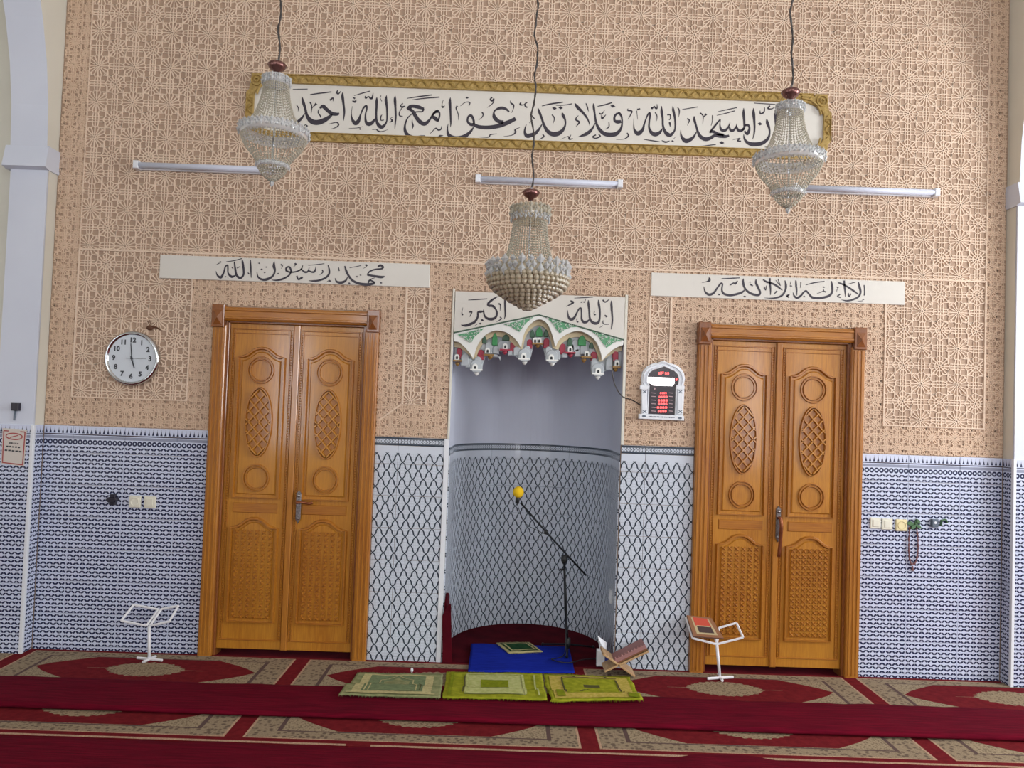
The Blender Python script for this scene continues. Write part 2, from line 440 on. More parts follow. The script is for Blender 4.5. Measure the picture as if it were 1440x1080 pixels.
# ================================================================== THE SETTING
XL, XR = -3.0, 3.24          # inner faces of the two arcades
PD = 0.11                    # how far their end pilasters stand out from the front wall
ZT = 1.44                    # top of the tiling
NX0, NX1 = -0.372, 0.745     # niche opening
NC, NR = (NX0+NX1)/2, (NX1-NX0)/2
ND = [(-1.922, -0.850), (1.222, 2.304)]   # outer edges of the door casings
DZ = 2.255
ROOMX, ROOMY, ROOMZ = 6.5, -10.0, 6.2

def cut(rects, holes):
    for hx0, hx1, hz0, hz1 in holes:
        r2 = []
        for x0, x1, z0, z1 in rects:
            if hx0 >= x1 or hx1 <= x0 or hz0 >= z1 or hz1 <= z0: r2.append((x0, x1, z0, z1)); continue
            if x0 < hx0: r2.append((x0, hx0, z0, z1))
            if x1 > hx1: r2.append((hx1, x1, z0, z1))
            a, b = max(x0, hx0), min(x1, hx1)
            if z0 < hz0: r2.append((a, b, z0, hz0))
            if z1 > hz1: r2.append((a, b, hz1, z1))
        rects = r2
    return rects
DOORHOLES = [(a+0.075, b-0.075, -1, DZ-0.085) for a, b in ND]
HOLES = DOORHOLES + [(NX0, NX1, -1, 2.34)]

b = MB()
for r in cut([(XL, XR, 0, ROOMZ)], HOLES): b.box(r[0], r[1], 0, 0.3, r[2], r[3], 0)
b.box(-ROOMX, XL, 0, 0.3, 0, ROOMZ, 1); b.box(XR, ROOMX, 0, 0.3, 0, ROOMZ, 1)
wall = tag(b.build('wall_front', ['plaster_base', 'cream_tone'], origin=(0, 0, 0)), 'peach carved plaster wall with banner, doors and niche', kind='structure')

b = MB(); b.box(-ROOMX, ROOMX, ROOMY, 2.2, -0.12, 0)
floor = tag(b.build('floor', 'floor_red', origin=(0, 0, 0)), 'dark red carpeted floor of the prayer hall', kind='structure')
b = MB(); b.box(-ROOMX, ROOMX, ROOMY, 0.3, ROOMZ, ROOMZ+0.15)
tag(b.build('ceiling', 'ceiling_paint', origin=(0, 0, ROOMZ)), 'plain white ceiling of the hall', kind='structure')
# outer walls with window openings
def opening_wall(name, horiz, pos, outer, lo, hi, wins):
    b = MB()
    for x0, x1, z0, z1 in cut([(lo, hi, 0, ROOMZ)], wins):
        if horiz: b.box(x0, x1, min(pos, outer), max(pos, outer), z0, z1)
        else: b.box(min(pos, outer), max(pos, outer), x0, x1, z0, z1)
    return tag(b.build(name, 'cream_tone', origin=(0, 0, 0)), 'cream painted outer wall with window openings', kind='structure')
wr = [(-3.7, -1.5, 1.4, 3.8), (-7.7, -5.5, 1.4, 3.8)]; wl = [(-6.0, -4.4, 1.5, 3.7)]; wb = [(1.65, 3.15, 2.9, 4.9), (-2.95, -1.45, 2.9, 4.9), (4.55, 5.65, 0.8, 3.1), (-4.85, -3.75, 0.8, 3.1)]
opening_wall('wall_right', False, ROOMX, ROOMX+0.2, ROOMY, 0.0, wr)
opening_wall('wall_left', False, -ROOMX, -ROOMX-0.2, ROOMY, 0.0, wl)
opening_wall('wall_back', True, ROOMY, ROOMY-0.2, -ROOMX-0.2, ROOMX+0.2, wb)
k = 0
for side, ws in (('R', wr), ('L', wl), ('B', wb)):
    for (a0, a1, z0, z1) in ws:
        k += 1
        def bx(m, p0, p1, q0, q1, d0, d1):
            if side == 'R': m.box(ROOMX+d0, ROOMX+d1, p0, p1, q0, q1)
            elif side == 'L': m.box(-ROOMX-d1, -ROOMX-d0, p0, p1, q0, q1)
            else: m.box(p0, p1, ROOMY-d1, ROOMY-d0, q0, q1)
        fr = MB(); t = 0.06
        for p in ((a0, a1, z0, z0+t), (a0, a1, z1-t, z1), (a0, a0+t, z0+t, z1-t), (a1-t, a1, z0+t, z1-t), ((a0+a1)/2-t/2, (a0+a1)/2+t/2, z0+t, z1-t)): bx(fr, *p, 0.02, 0.09)
        wo = tag(fr.build('window_%d' % k, 'bluish_white'), 'white framed window letting daylight into the hall', kind='structure')
        for p in ((a0+t, (a0+a1)/2-t/2), ((a0+a1)/2+t/2, a1-t)):
            g = MB(); bx(g, p[0], p[1], z0+t, z1-t, 0.05, 0.06); g.build('pane', 'window_glass', wo)

# arcades: pilaster, springing block, arch wall; the same left and right
def arcade(name, xi, sgn, label):
    xo = xi + sgn*0.235
    x0, x1 = min(xi, xo), max(xi, xo)
    b = MB()
    zs = 3.07
    b.box(x0, x1, -PD, 0.0, 0, zs, 0)
    # springing block: flares out towards the arch
    e = 0.045
    q = [(-PD, zs), (-PD-e, zs+0.012), (-PD-0.015, zs+0.15), (0, zs+0.15), (0, zs)]
    xa, xb = (x0-0.03, x1+0.012) if sgn < 0 else (x0-0.012, x1+0.03)
    n = len(q)
    b.add([(xa, y, z) for y, z in q]+[(xb, y, z) for y, z in q], [tuple(range(n-1, -1, -1)), tuple(range(n, 2*n))]+[(i, (i+1) % n, (i+1) % n+n, i+n) for i in range(n)], 0)
    # two arch bays with a column between
    z0 = zs+0.15
    bay, rise = 2.05, 2.35
    def bayarch(ys, ye):
        c = (ys+ye)/2; h = abs(ys-ye)/2
        return [(c + h*math.cos(PI*i/28), z0 + rise*math.sin(PI*i/28)) for i in range(29)]
    line = [(0, z0)] + bayarch(-PD-0.015, -4.3) + bayarch(-4.75, -9.0) + [(ROOMY, z0)]
    for i in range(len(line)-1):
        (ya, za), (yb, zb) = line[i], line[i+1]
        vs = [(x0, ya, za), (x1, ya, za), (x1, yb, zb), (x0, yb, zb), (x0, ya, ROOMZ), (x1, ya, ROOMZ), (x1, yb, ROOMZ), (x0, yb, ROOMZ)]
        b.add(vs, [(0, 1, 2, 3)], 0)
        b.add(vs, [(0, 3, 7, 4), (1, 5, 6, 2)], 1)  # both side faces of the arch wall in cream tone, its underside bluish white
    b.box(x0, x1, -4.75, -4.3, 0, z0, 0); b.box(x0, x1, ROOMY, -9.0, 0, z0, 0)
    # nave face of the pilaster in cream tone, its other faces bluish white
    f = xi - sgn*0.002
    b.add([(f, 0, ZT), (f, -PD+0.012, ZT), (f, -PD+0.012, zs), (f, 0, zs)], [(0, 1, 2, 3)], 1)
    return tag(b.build(name, ['bluish_white', 'cream_tone'], origin=(xi, 0, 0)), label, kind='structure')
arcL = arcade('wall_arcade_left', XL, -1, 'white pilaster and arch at the left end of the plaster wall')
arcR = arcade('wall_arcade_right', XR, 1, 'brightly lit white pilaster and arch at the right end of the wall')

# niche shell
def niche_path(n=40):
    a, c, r = NX0+0.002, NX1-0.002, NR-0.002
    pts = [(a, 0.0), (a, 0.12), (a, 0.24), (a, 0.36)]
    pts += [(NC - r*math.cos(PI*i/n), 0.36 + 0.59*math.sin(PI*i/n)) for i in range(1, n)]
    return pts + [(c, 0.36), (c, 0.24), (c, 0.12), (c, 0.0)]
NP = niche_path()
b = MB(); n = len(NP)
for zz in (0.0, 2.6): b.v += [(x, y, zz) for x, y in NP]
b.f = [(i, i+1, i+1+n, i+n) for i in range(n-1)] + [tuple(range(n, 2*n))]; b.mi = [0]*n
niche = tag(b.build('wall_niche', 'niche_paint', origin=(NC, 0, 0), smooth=False), 'rounded prayer niche, grey-blue plaster above ogee tiles', kind='structure')
# arc length along the niche
NS = [0.0]
for i in range(1, n): NS.append(NS[-1]+math.hypot(NP[i][0]-NP[i-1][0], NP[i][1]-NP[i-1][1]))
def niche_at(s):
    i = 0
    while i < n-2 and NS[i+1] < s: i += 1
    t = (s-NS[i])/(NS[i+1]-NS[i]); a, c = NP[i], NP[i+1]
    dx, dy = c[0]-a[0], c[1]-a[1]; l = math.hypot(dx, dy)
    return a[0]+dx*t, a[1]+dy*t, dy/l, -dx/l

# ---------------------------------------------------------------- tiles
TR = [1.44, 1.385, 1.266, 1.060, 0.854, 0.648, 0.442, 0.236, 0.030, 0.0]
def tile(parent, at, s0, s1, z0, z1, m, u0, vo=0.0, sub=1, g=0.0009, t=0.007, bv=0.0018):
    b = MB(); s0 += g; s1 -= g; z0 += g; z1 -= g
    uv = []
    rows = []
    for off, ins in ((0.0, 0.0), (t-bv, 0.0), (t, bv)):
        for z in (z0+ins, z1-ins):
            row = []
            for k in range(sub+1):
                s = s0+ins + (s1-s0-2*ins)*k/sub
                x, y, nx, ny = at(s)
                row.append(len(b.v)); b.v.append((x+nx*off, y+ny*off, z)); uv.append((s-u0, z+vo))
            rows.append(row)
    f = []
    for k in range(sub):
        f.append((rows[4][k], rows[4][k+1], rows[5][k+1], rows[5][k]))
        for a, c in ((0, 2), (2, 4), (5, 3), (3, 1)):
            f.append((rows[a][k], rows[a][k+1], rows[c][k+1], rows[c][k]))
    for e in (0, sub):
        f.append((rows[0][e], rows[2][e], rows[3][e], rows[1][e])); f.append((rows[2][e], rows[4][e], rows[5][e], rows[3][e]))
    b.f = f; b.mi = [0]*len(f); b.uv = uv
    return b.build('tile', m, parent)
def columns(x0, x1, g0, pitch=0.336):
    k = math.ceil((x0+0.02-g0)/pitch); c = [x0]
    while g0+k*pitch < x1-0.02: c.append(g0+k*pitch); k += 1
    return c+[x1]
flat = lambda s: (s, 0.0, 0.0, -1.0)
def dado(x0, x1, g0, m):
    c = columns(x0, x1, g0)
    for i in range(len(c)-1):
        for j in range(len(TR)-1):
            if TR[j]-TR[j+1] > 0.02: tile(wall, flat, c[i], c[i+1], TR[j+1], TR[j], m, g0)
dado(XL+0.008, ND[0][0], -2.803, 'tile_chain')
dado(ND[0][1], NX0-0.03, -0.700, 'tile_ogee')
dado(NX1+0.002, ND[1][0], 0.905, 'tile_ogee')
dado(ND[1][1], XR-0.008, 2.619, 'tile_chain')
b = MB(); b.box(XL, XR, -0.0006, 0, 0.0, ZT)
SL = NS[-1]; nt = 8
for i in range(nt):
    for j in range(1, len(TR)-1):
        z1, z0 = TR[j]-0.0, TR[j+1]
        tile(niche, niche_at, SL*i/nt, SL*(i+1)/nt, z0, z1, 'tile_ogee', SL/2, 0.055, sub=8)
for arcw, xi, sgn in ((arcL, XL, -1), (arcR, XR, 1)):
    fa = (lambda s: (s, -PD, 0.0, -1.0))
    xo = xi+sgn*0.235; x0, x1 = min(xi, xo), max(xi, xo)
    sid = (lambda s, xi=xi, sgn=sgn: (xi, s, -sgn*1.0, 0.0))
    for j in range(len(TR)-1):
        if TR[j]-TR[j+1] > 0.02:
            tile(arcw, fa, x0, x1, TR[j+1], TR[j], 'tile_chain', x0)
            tile(arcw, sid, -PD+0.004, -0.009, TR[j+1], TR[j], 'tile_chain', -PD)
# white corner strips
def strip(name, x0, x1, y0, y1, z0, z1, m, label):
    b = MB(); b.bbox(x0, x1, y0, y1, z0, z1, 0.002)
    return tag(b.build(name, m), label, kind='structure')
strip('trim_1', XL-0.010, XL+0.010, -PD-0.010, -PD+0.012, 0, ZT, 'plastic_white', 'white plastic edge strip on the tiled pilaster with the notice')
strip('trim_2', XR-0.010, XR+0.010, -PD-0.010, -PD+0.012, 0, ZT, 'plastic_white', 'white plastic edge strip on the brightly lit tiled pilaster')
strip('trim_3', NX0-0.030, NX0+0.001, -0.012, 0.0, 0, ZT, 'plastic_white', 'white edge strip between ogee tiles and the niche')
strip('trim_4', NX0-0.012, NX0+0.002, -0.010, 0.0, ZT, 2.42, 'cream_tone', 'cream plaster edge beside the niche opening, clock side')
strip('trim_5', NX1-0.002, NX1+0.016, -0.010, 0.0, ZT, 2.42, 'cream_tone', 'cream plaster edge beside the niche opening, near the lit display')

# ---------------------------------------------------------------- carved plaster lattice
LX, RX = -2.825, 3.105
ZP = 2.575; ZPB = 2.412
coarse = [(LX, RX, ZP+0.015, 4.9), (LX, -2.082, 1.628, ZP+0.015), (-0.683, -0.531, 1.655, ZPB), (0.909, 1.045, 1.655, ZPB), (2.450, RX, 1.628, ZP+0.015)]
covered = [(-2.29, -0.545, ZPB, ZP), (0.915, 2.565, ZPB, ZP), (-0.36, 0.735, 2.12, 2.40), (-1.70, 1.98, 3.40, 3.74)]
fine = cut([(XL+0.01, XR-0.01, ZT+0.004, 4.9)], HOLES + coarse + [(a, b_, -1, DZ) for a, b_ in ND] + [(NX0-0.02, NX1+0.02, 0, 2.41)])
def star_cell():
    S = []
    p = lambda r, a, c=(0, 0): (c[0]+r*math.cos(math.radians(a)), c[1]+r*math.sin(math.radians(a)))
    for k in range(16):
        a = 22.5*k
        S.append((p(0.022 if k % 2 == 0 else 0.085, a), p(0.5 if k % 4 == 0 else 0.275, a)))
        S.append((p(0.275, a), p(0.325, a+11.25))); S.append((p(0.275, a), p(0.325, a-11.25)))
        if k % 4 == 2: S.append((p(0.275, a), p(0.407, a)))
        if k % 4 in (1, 3): S.append((p(0.325, a+(11.25 if k % 4 == 1 else -11.25)), p(0.25, 225+(-22.5 if k % 4 == 1 else 22.5)+90*(k//4), (p(0.7071, 45+90*(k//4))))))
    c = (0.5, 0.5)
    for k in range(8):
        a = 45*k
        S.append((p(0.02, a, c), p(0.30, a, c)))
        S.append((p(0.13, a+22.5, c), p(0.25, a+22.5, c))); S.append((p(0.14, a, c), p(0.14, a+45, c)))
        S.append((p(0.30, a, c), p(0.25, a+22.5, c))); S.append((p(0.25, a+22.5, c), p(0.30, a+45, c)))
    for sw in (0, 1):
        T = (lambda x, z: (x, z)) if not sw else (lambda x, z: (z, x))
        for d in (-0.07, 0.07): S.append((T(0.5+d, -0.21), T(0.5+d, 0.21)))
        S.append((T(0.5, 0.02), T(0.5, 0.2))); S.append((T(0.5, -0.02), T(0.5, -0.2)))
        for s in (-1, 1):
            S.append((T(0.319, s*0.063), T(0.43, s*0.085))); S.append((T(0.43, s*0.085), T(0.57, s*0.085))); S.append((T(0.57, s*0.085), T(0.681, s*0.063)))
    return S
CELL = star_cell()
def clip(a, c, r):
    x0, x1, z0, z1 = r; dx, dz = c[0]-a[0], c[1]-a[1]; t0, t1 = 0.0, 1.0
    for pq, q in ((-dx, a[0]-x0), (dx, x1-a[0]), (-dz, a[1]-z0), (dz, z1-a[1])):
        if abs(pq) < 1e-12:
            if q < 0: return None
        else:
            t = q/pq
            if pq < 0: t0 = max(t0, t)
            else: t1 = min(t1, t)
            if t0 >= t1: return None
    return (a[0]+dx*t0, a[1]+dz*t0), (a[0]+dx*t1, a[1]+dz*t1)
def lattice(name, rects, per, ox, oz, w, hgt0, m, label, skip, k=1.35):
    V = []; FC = []
    for r in rects:
        i0, i1 = math.floor((r[0]-ox)/per)-1, math.ceil((r[1]-ox)/per)+1
        j0, j1 = math.floor((r[2]-oz)/per)-1, math.ceil((r[3]-oz)/per)+1
        for i in range(i0, i1):
            for j in range(j0, j1):
                cx, cz = ox+i*per, oz+j*per
                if cx-per*0.5 > r[1] or cx+per < r[0] or cz-per*0.5 > r[3] or cz+per < r[2]: continue
                if any(s[0] < cx-per*0.5 and s[1] > cx+per and s[2] < cz-per*0.5 and s[3] > cz+per for s in skip): continue
                for ic, (a, c) in enumerate(CELL):
                    hgt = hgt0 + 0.00012*(ic*7 % 23)
                    q = clip((cx+a[0]*per, cz+a[1]*per), (cx+c[0]*per, cz+c[1]*per), r)
                    if not q: continue
                    (ax, az), (bx_, bz) = q; dx, dz = bx_-ax, bz-az; l = math.hypot(dx, dz)
                    if l < 1e-4: continue
                    nx, nz = -dz/l*w/2, dx/l*w/2; o = len(V)
                    V += [(ax+nx, -hgt, az+nz), (ax-nx, -hgt, az-nz), (bx_-nx, -hgt, bz-nz), (bx_+nx, -hgt, bz+nz),
                          (ax+nx*k, 0.0, az+nz*k), (ax-nx*k, 0.0, az-nz*k), (bx_-nx*k, 0.0, bz-nz*k), (bx_+nx*k, 0.0, bz+nz*k)]
                    FC += [(o, o+1, o+2, o+3), (o, o+3, o+7, o+4), (o+1, o+5, o+6, o+2)]
    b = MB(); b.v = V; b.f = FC; b.mi = [0]*len(FC)
    o = b.build(name, m, wall); tag(o, label, kind='stuff'); return o
lattice('star_lattice', coarse, 0.2375, -2.770, 3.807, 0.0056, 0.004, 'plaster_rib', 'pale raised star lattice carved in the plaster', covered)
lattice('rosette_lattice', fine, 0.150, -2.93, 1.56, 0.0070, 0.004, 'plaster_fine', 'fine pierced rosette plasterwork of the borders', covered)
# plain pale fillets that frame the fields
for i, r in enumerate(coarse):
    b = MB(); b.ribbon(rect(*r), 0.012, -0.0095-0.0006*i, 0.0, closed=True); b.build('plaster_fillet', 'plaster_rib', wall)
b = MB()
b.ribbon([(-0.69, 1.655), (-0.83, 1.545)], 0.010, -0.0065, 0.0)
b.build('plaster_fillet', 'plaster_rib', wall)

# ================================================================== CALLIGRAPHY BOARDS
# brush strokes as (x, y, width) in enlarged views of the boards: origin px, scale
def strokes(parent, word, view, data, y, mi='ink'):
    ox, oy, s = view
    b = MB()
    for st in data:
        pts = [(st[i], st[i+1], st[i+2]) for i in range(0, len(st), 3)]
        if len(pts) == 1:
            x, yy, w = pts[0]; w *= 0.5
            q = [wx(ox+(x+a*w)/s, oy+(yy+c*w)/s) for a, c in ((-1.15, -0.2), (0.1, -0.75), (1.15, 0.2), (-0.1, 0.75))]
            b.add([(p[0], y, p[1]) for p in q], [(0, 1, 2, 3)]); continue
        pts = smooth_line(pts, 6)
        line = [wx(ox+p[0]/s, oy+p[1]/s) for p in pts]
        b.ribbon(line, [max(p[2], 3)/s/216 for p in pts], y)
    return b.build(word, mi, parent)

# main banner
BX0, BX1, BZ0, BZ1 = -1.784, 2.060, 3.352, 3.790
ban = thing('calligraphy_banner', 'long white calligraphy banner in a gold notched frame, topmost on the wall', 'banner', ((BX0+BX1)/2, 0, BZ0))
# outline with scooped corners and small square ears, and its inner edge
def notched(x0, x1, z0, z1, e, r):
    out = []
    for cx, cz, sx, sz in ((x0, z0, 1, 1), (x1, z0, -1, 1), (x1, z1, -1, -1), (x0, z1, 1, -1)):
        a = [(cx, cz+sz*(e+r)), (cx+sx*e*0.9, cz+sz*(e+r)*0.92)] 
        arcp = [(cx+sx*(e+r*(1-math.cos(t))*1.0), cz+sz*(e+r*(1-math.sin(t)))) for t in (0.2, 0.6, 1.0, 1.37)]
        q = [(cx, cz+sz*(e+r))]+arcp+[(cx+sx*(e+r), cz)]
        out += q if (sx*sz > 0) else q[::-1]
    return out
inner = notched(BX0+0.045, BX1-0.045, BZ0+0.05, BZ1-0.05, 0.03, 0.085)
b = MB(); b.prism(rect(BX0+0.02, BX1-0.02, BZ0+0.03, BZ1-0.03), -0.012, -0.002); b.build('board', 'board_white', ban)
def braid(x0, z0, x1, z1, w, n):             # gold rope: slanted lozenges on a flat strip
    b = MB(); dx, dz = x1-x0, z1-z0; l = math.hypot(dx, dz); tx, tz = dx/l, dz/l; nx, nz = -tz, tx
    b.ribbon([(x0, z0), (x1, z1)], w, -0.020, -0.002)
    b.bead_line([(x0+nx*w*0.44, z0+nz*w*0.44), (x1+nx*w*0.44, z1+nz*w*0.44)], w*0.16, -0.030, -0.018)
    b.bead_line([(x0-nx*w*0.44, z0-nz*w*0.44), (x1-nx*w*0.44, z1-nz*w*0.44)], w*0.16, -0.030, -0.018)
    for i in range(n):
        c = (i+0.5)/n*l; sg = 1 if i % 2 else -1
        pts = []
        for a, o in ((-0.65, -0.36), (-0.1, -0.36), (0.65, 0.36), (0.1, 0.36)):
            q = c+a*l/n*1.1; pts.append((x0+tx*q+nx*w*o*sg, z0+tz*q+nz*w*o*sg))
        m = ((pts[0][0]+pts[2][0])/2, (pts[0][1]+pts[2][1])/2)
        b.add([(p[0], -0.020, p[1]) for p in pts]+[(m[0], -0.033, m[1])], [(0, 1, 4), (1, 2, 4), (2, 3, 4), (3, 0, 4)])
    return b
ew = 0.060
braid(BX0+0.12, BZ1-0.030, BX1-0.12, BZ1-0.030, ew, 84).build('frame_rail', 'gold', ban)
braid(BX0+0.12, BZ0+0.030, BX1-0.12, BZ0+0.030, ew, 84).build('frame_rail', 'gold', ban)
braid(BX0+0.026, BZ0+0.13, BX0+0.026, BZ1-0.13, 0.052, 5).build('frame_stile', 'gold', ban)
braid(BX1-0.026, BZ0+0.13, BX1-0.026, BZ1-0.13, 0.052, 5).build('frame_stile', 'gold', ban)
for cx, cz, sx, sz in ((BX0, BZ0, 1, 1), (BX1, BZ0, -1, 1), (BX1, BZ1, -1, -1), (BX0, BZ1, 1, -1)):
    b = MB()
    o = [(0.028, 0.0), (0.105, 0.0), (0.115, 0.018), (0.165, 0.0), (0.200, 0.0), (0.200, 0.058)] + [(0.200-0.150*math.sin(t), 0.058+0.098*(1-math.cos(t))) for t in (0.35, 0.75, 1.15, 1.5)] + [(0.050, 0.17), (0.0, 0.17), (0.0, 0.125), (0.018, 0.105), (0.020, 0.075), (0.028, 0.06)]
    o = [(cx+sx*a, cz+sz*c) for a, c in o]
    if sx*sz < 0: o = o[::-1]
    b.prism(o, -0.026, -0.002, inset=0.004)
    rc = (cx+sx*0.066, cz+sz*0.048)
    b.bead_line(arc(rc[0], rc[1], 0.034, 0.034, 0, 340, 17), 0.013, -0.036, -0.026, closed=True)
    b.bead_line(arc(rc[0], rc[1], 0.013, 0.013, 0, 330, 11), 0.010, -0.036, -0.026, closed=True)
    b.bead_line([(cx+sx*(0.200-0.130*math.sin(t)), cz+sz*(0.035+0.115*(1-math.cos(t)))) for t in (0, 0.3, 0.6, 0.9, 1.2, 1.5)], 0.016, -0.036, -0.026)
    b.build('frame_corner', 'gold', ban)
S1 = 14.4; YI = -0.0132
strokes(ban, 'lettering', (400, 120, S1), [
 (180,98,14, 330,95,16, 480,92,16), (530,205,20, 700,180,26, 960,148,24), (1090,115,20, 1070,160,30, 1100,190,28, 1150,135,16),
 (1190,160,16, 1185,240,55, 1205,400,46, 1222,560,38, 1205,730,12), (725,480,30, 790,440,75, 870,510,75, 960,580,75, 1060,600,66, 1120,585,40),
 (980,600,40, 870,690,85, 740,755,105, 620,765,105, 530,720,95, 465,620,60, 430,480,52, 390,350,60, 365,245,14),
 (425,580,10, 360,680,50, 290,745,60, 230,800,75), (530,355,30, 565,450,22, 550,600,8), (660,385,55, 600,440,16, 570,480,10),
 (260,420,20, 295,480,22, 285,545,6), (715,490,12, 690,560,20, 735,630,24, 740,670,10), (915,800,8, 1060,765,22, 1105,810,30, 1060,865,20, 950,900,6),
 (320,905,16, 400,840,16, 440,815,20, 475,850,40), (930,320,34, 990,270,26, 1000,340,8)], YI)
strokes(ban, 'lettering', (485, 120, S1), [
 (1025,225,10, 1020,310,55, 1030,480,42, 1035,650,40, 1025,800,26, 1015,900,8), (1180,380,26, 1135,430,20, 1170,455,40, 1225,430,14),
 (1170,460,12, 1110,560,20, 1115,630,28, 1180,640,10),
 (850,220,10, 838,310,55, 855,450,40, 862,600,36, 850,750,30, 790,840,60, 740,860,75, 690,820,75, 650,740,50, 640,600,45, 648,450,45, 650,330,48, 655,255,10),
 (630,680,20, 560,770,70, 480,800,80, 430,740,50, 425,600,32, 450,500,32, 440,430,40, 380,480,36, 330,600,30, 280,740,75, 215,780,85, 155,700,45, 140,580,14, 160,440,6),
 (420,230,18, 430,275,36, 490,240,16, 520,275,36, 560,270,40, 580,170,10), (195,225,10, 350,178,22, 525,130,18), (170,260,20, 215,285,36),
 (160,330,24, 215,350,42, 235,300,12), (740,225,20, 720,265,10, 755,340,14), (760,610,8, 735,650,26, 735,720,22, 800,718,14),
 (90,885,8, 230,880,12, 300,870,16, 370,850,8), (315,900,50), (560,915,8, 640,905,18, 690,945,30, 760,950,18, 880,910,6), (975,660,10, 930,690,14, 965,730,36, 910,770,8)], YI)
strokes(ban, 'lettering', (560, 125, S1), [
 (180,208,12, 400,175,26, 690,138,22), (285,238,12, 500,210,22, 840,182,26), (190,430,60, 240,385,80, 300,365,70, 420,385,75, 525,418,40),
 (520,420,40, 490,475,30, 420,478,26, 350,485,30), (235,425,60, 290,460,60, 330,520,75, 390,620,80, 470,700,85, 550,720,80, 640,640,45, 700,540,32, 760,470,36, 810,450,36),
 (800,452,40, 838,500,36, 838,580,34, 805,680,30), (690,570,50, 750,612,80, 810,660,60), (700,545,40, 750,490,50, 815,475,50),
 (300,510,14, 200,600,24, 145,740,38, 145,860,60, 200,950,75, 290,1000,85, 390,1000,75, 460,980,50, 545,958,10), (290,640,8, 290,700,26, 305,760,30, 290,830,8),
 (640,930,8, 720,850,18, 770,810,24, 820,850,30, 870,830,24, 880,770,10), (690,990,8, 810,985,18, 850,965,34, 915,960,10), (915,240,8, 890,340,16, 905,385,40, 945,355,10),
 (1060,190,10, 1050,290,55, 1060,450,42, 1065,600,36, 1068,720,26, 1060,790,8), (1200,360,40, 1175,410,24, 1215,520,18, 1225,650,6)], YI)
strokes(ban, 'lettering', (640, 130, S1), [
 (-137,648,8, -152,778,34, -122,878,70, -22,938,90, 98,938,90, 220,890,80, 320,800,50, 375,720,24),
 (1095,410,30, 1020,345,50, 920,330,60, 820,370,36, 785,430,36, 800,520,80, 880,600,75, 980,615,70),
 (1225,545,75, 1100,610,85, 950,670,95, 800,710,85, 640,725,80, 480,710,75, 380,670,70, 310,660,60, 255,600,40, 270,510,40, 320,485,55, 360,530,50, 380,600,45, 385,660,40),
 (750,110,30, 715,160,30, 755,185,36, 785,140,24, 775,215,20, 720,275,16, 650,320,6), (1120,180,12, 1130,230,30, 1185,270,30, 1180,340,18, 1145,430,6),
 (245,122,60), (110,290,8, 210,215,16, 300,220,24, 280,290,12), (545,415,30, 570,460,26, 545,520,16, 480,575,6), (490,915,8, 680,918,20, 715,870,24, 850,852,8),
 (985,905,8, 1150,880,16, 1225,820,34, 1215,770,26, 1310,725,8)], YI)
strokes(ban, 'lettering', (725, 130, S1), [
 (110,210,14, 95,260,40, 160,265,16, 220,210,14), (240,215,12, 185,265,20, 215,310,34, 255,310,10),
 (455,335,14, 480,410,50, 530,540,45, 570,660,52, 640,790,75, 740,855,95, 850,850,95, 950,780,65, 1005,670,36, 1000,570,40, 960,480,60, 940,420,14),
 (540,650,14, 480,750,42, 400,840,70, 310,880,85, 230,890,85, 185,820,45, 195,730,26, 220,665,8), (530,290,14, 700,250,30, 960,212,22), (815,280,10, 980,272,18, 1140,245,20),
 (785,335,85), (910,325,85), (735,465,26, 785,540,22, 760,640,6), (300,460,34, 385,550,24), (275,635,10, 345,575,16), (545,860,20, 570,910,30, 480,965,8),
 (910,965,6, 1060,905,16, 1090,960,36, 1160,945,8), (1090,930,24, 1120,870,10), (1270,480,8, 1215,560,30, 1285,620,36, 1220,710,6)], YI)
strokes(ban, 'lettering', (800, 135, S1), [
 (120,165,20, 170,240,65, 270,340,52, 350,440,40, 400,540,24, 418,620,8),
 (495,165,16, 500,240,45, 520,380,38, 545,540,45, 600,670,62, 700,770,80, 820,800,90, 950,780,85, 1040,690,50, 1070,580,36, 1065,450,36, 1020,370,50, 985,360,50),
 (985,360,44, 925,420,44, 920,510,50, 980,540,75, 1050,530,60), (525,560,12, 480,660,40, 400,750,70, 310,800,62, 190,840,10), (340,160,14, 370,240,26, 395,330,6),
 (575,225,16, 720,195,26, 870,148,22), (885,220,90), (610,370,34, 665,375,24, 720,300,8), (660,400,14, 670,470,40, 745,395,10), (805,545,20, 805,640,26, 735,690,8),
 (545,800,26, 480,840,26, 540,870,24, 630,830,30, 590,785,16), (1190,270,14, 1190,310,26, 1270,330,30, 1195,485,8), (950,895,8, 1110,885,14, 1200,820,34, 1170,760,20)], YI)
strokes(ban, 'lettering', (880, 140, S1), [
 (945,150,12, 955,240,52, 985,380,42, 995,530,36, 975,650,36, 900,730,70, 840,720,85, 780,650,60, 745,540,42, 740,400,42, 720,260,52, 718,145,10),
 (735,600,14, 680,680,62, 590,720,85, 510,680,70, 465,580,40, 470,450,34, 485,340,36, 475,285,36, 430,340,30, 370,500,34, 330,630,60, 240,700,95, 170,630,42, 155,520,16, 155,400,4),
 (515,170,16, 525,195,36, 570,150,14, 590,185,34, 625,190,30, 625,105,8), (590,275,26, 625,350,20, 620,450,6), (830,325,26, 890,325,26, 895,400,20, 865,430,14), (870,470,20, 885,500,40, 890,570,10),
 (1040,170,14, 1075,240,28, 1065,370,6), (1135,215,12, 1280,192,18, 1452,164,18), (225,220,36, 285,200,22), (215,240,14, 235,420,6), (355,820,14, 520,845,22, 680,868,18),
 (720,840,8, 800,875,36, 880,850,10), (940,855,52), (960,810,10, 1010,760,5)], YI)
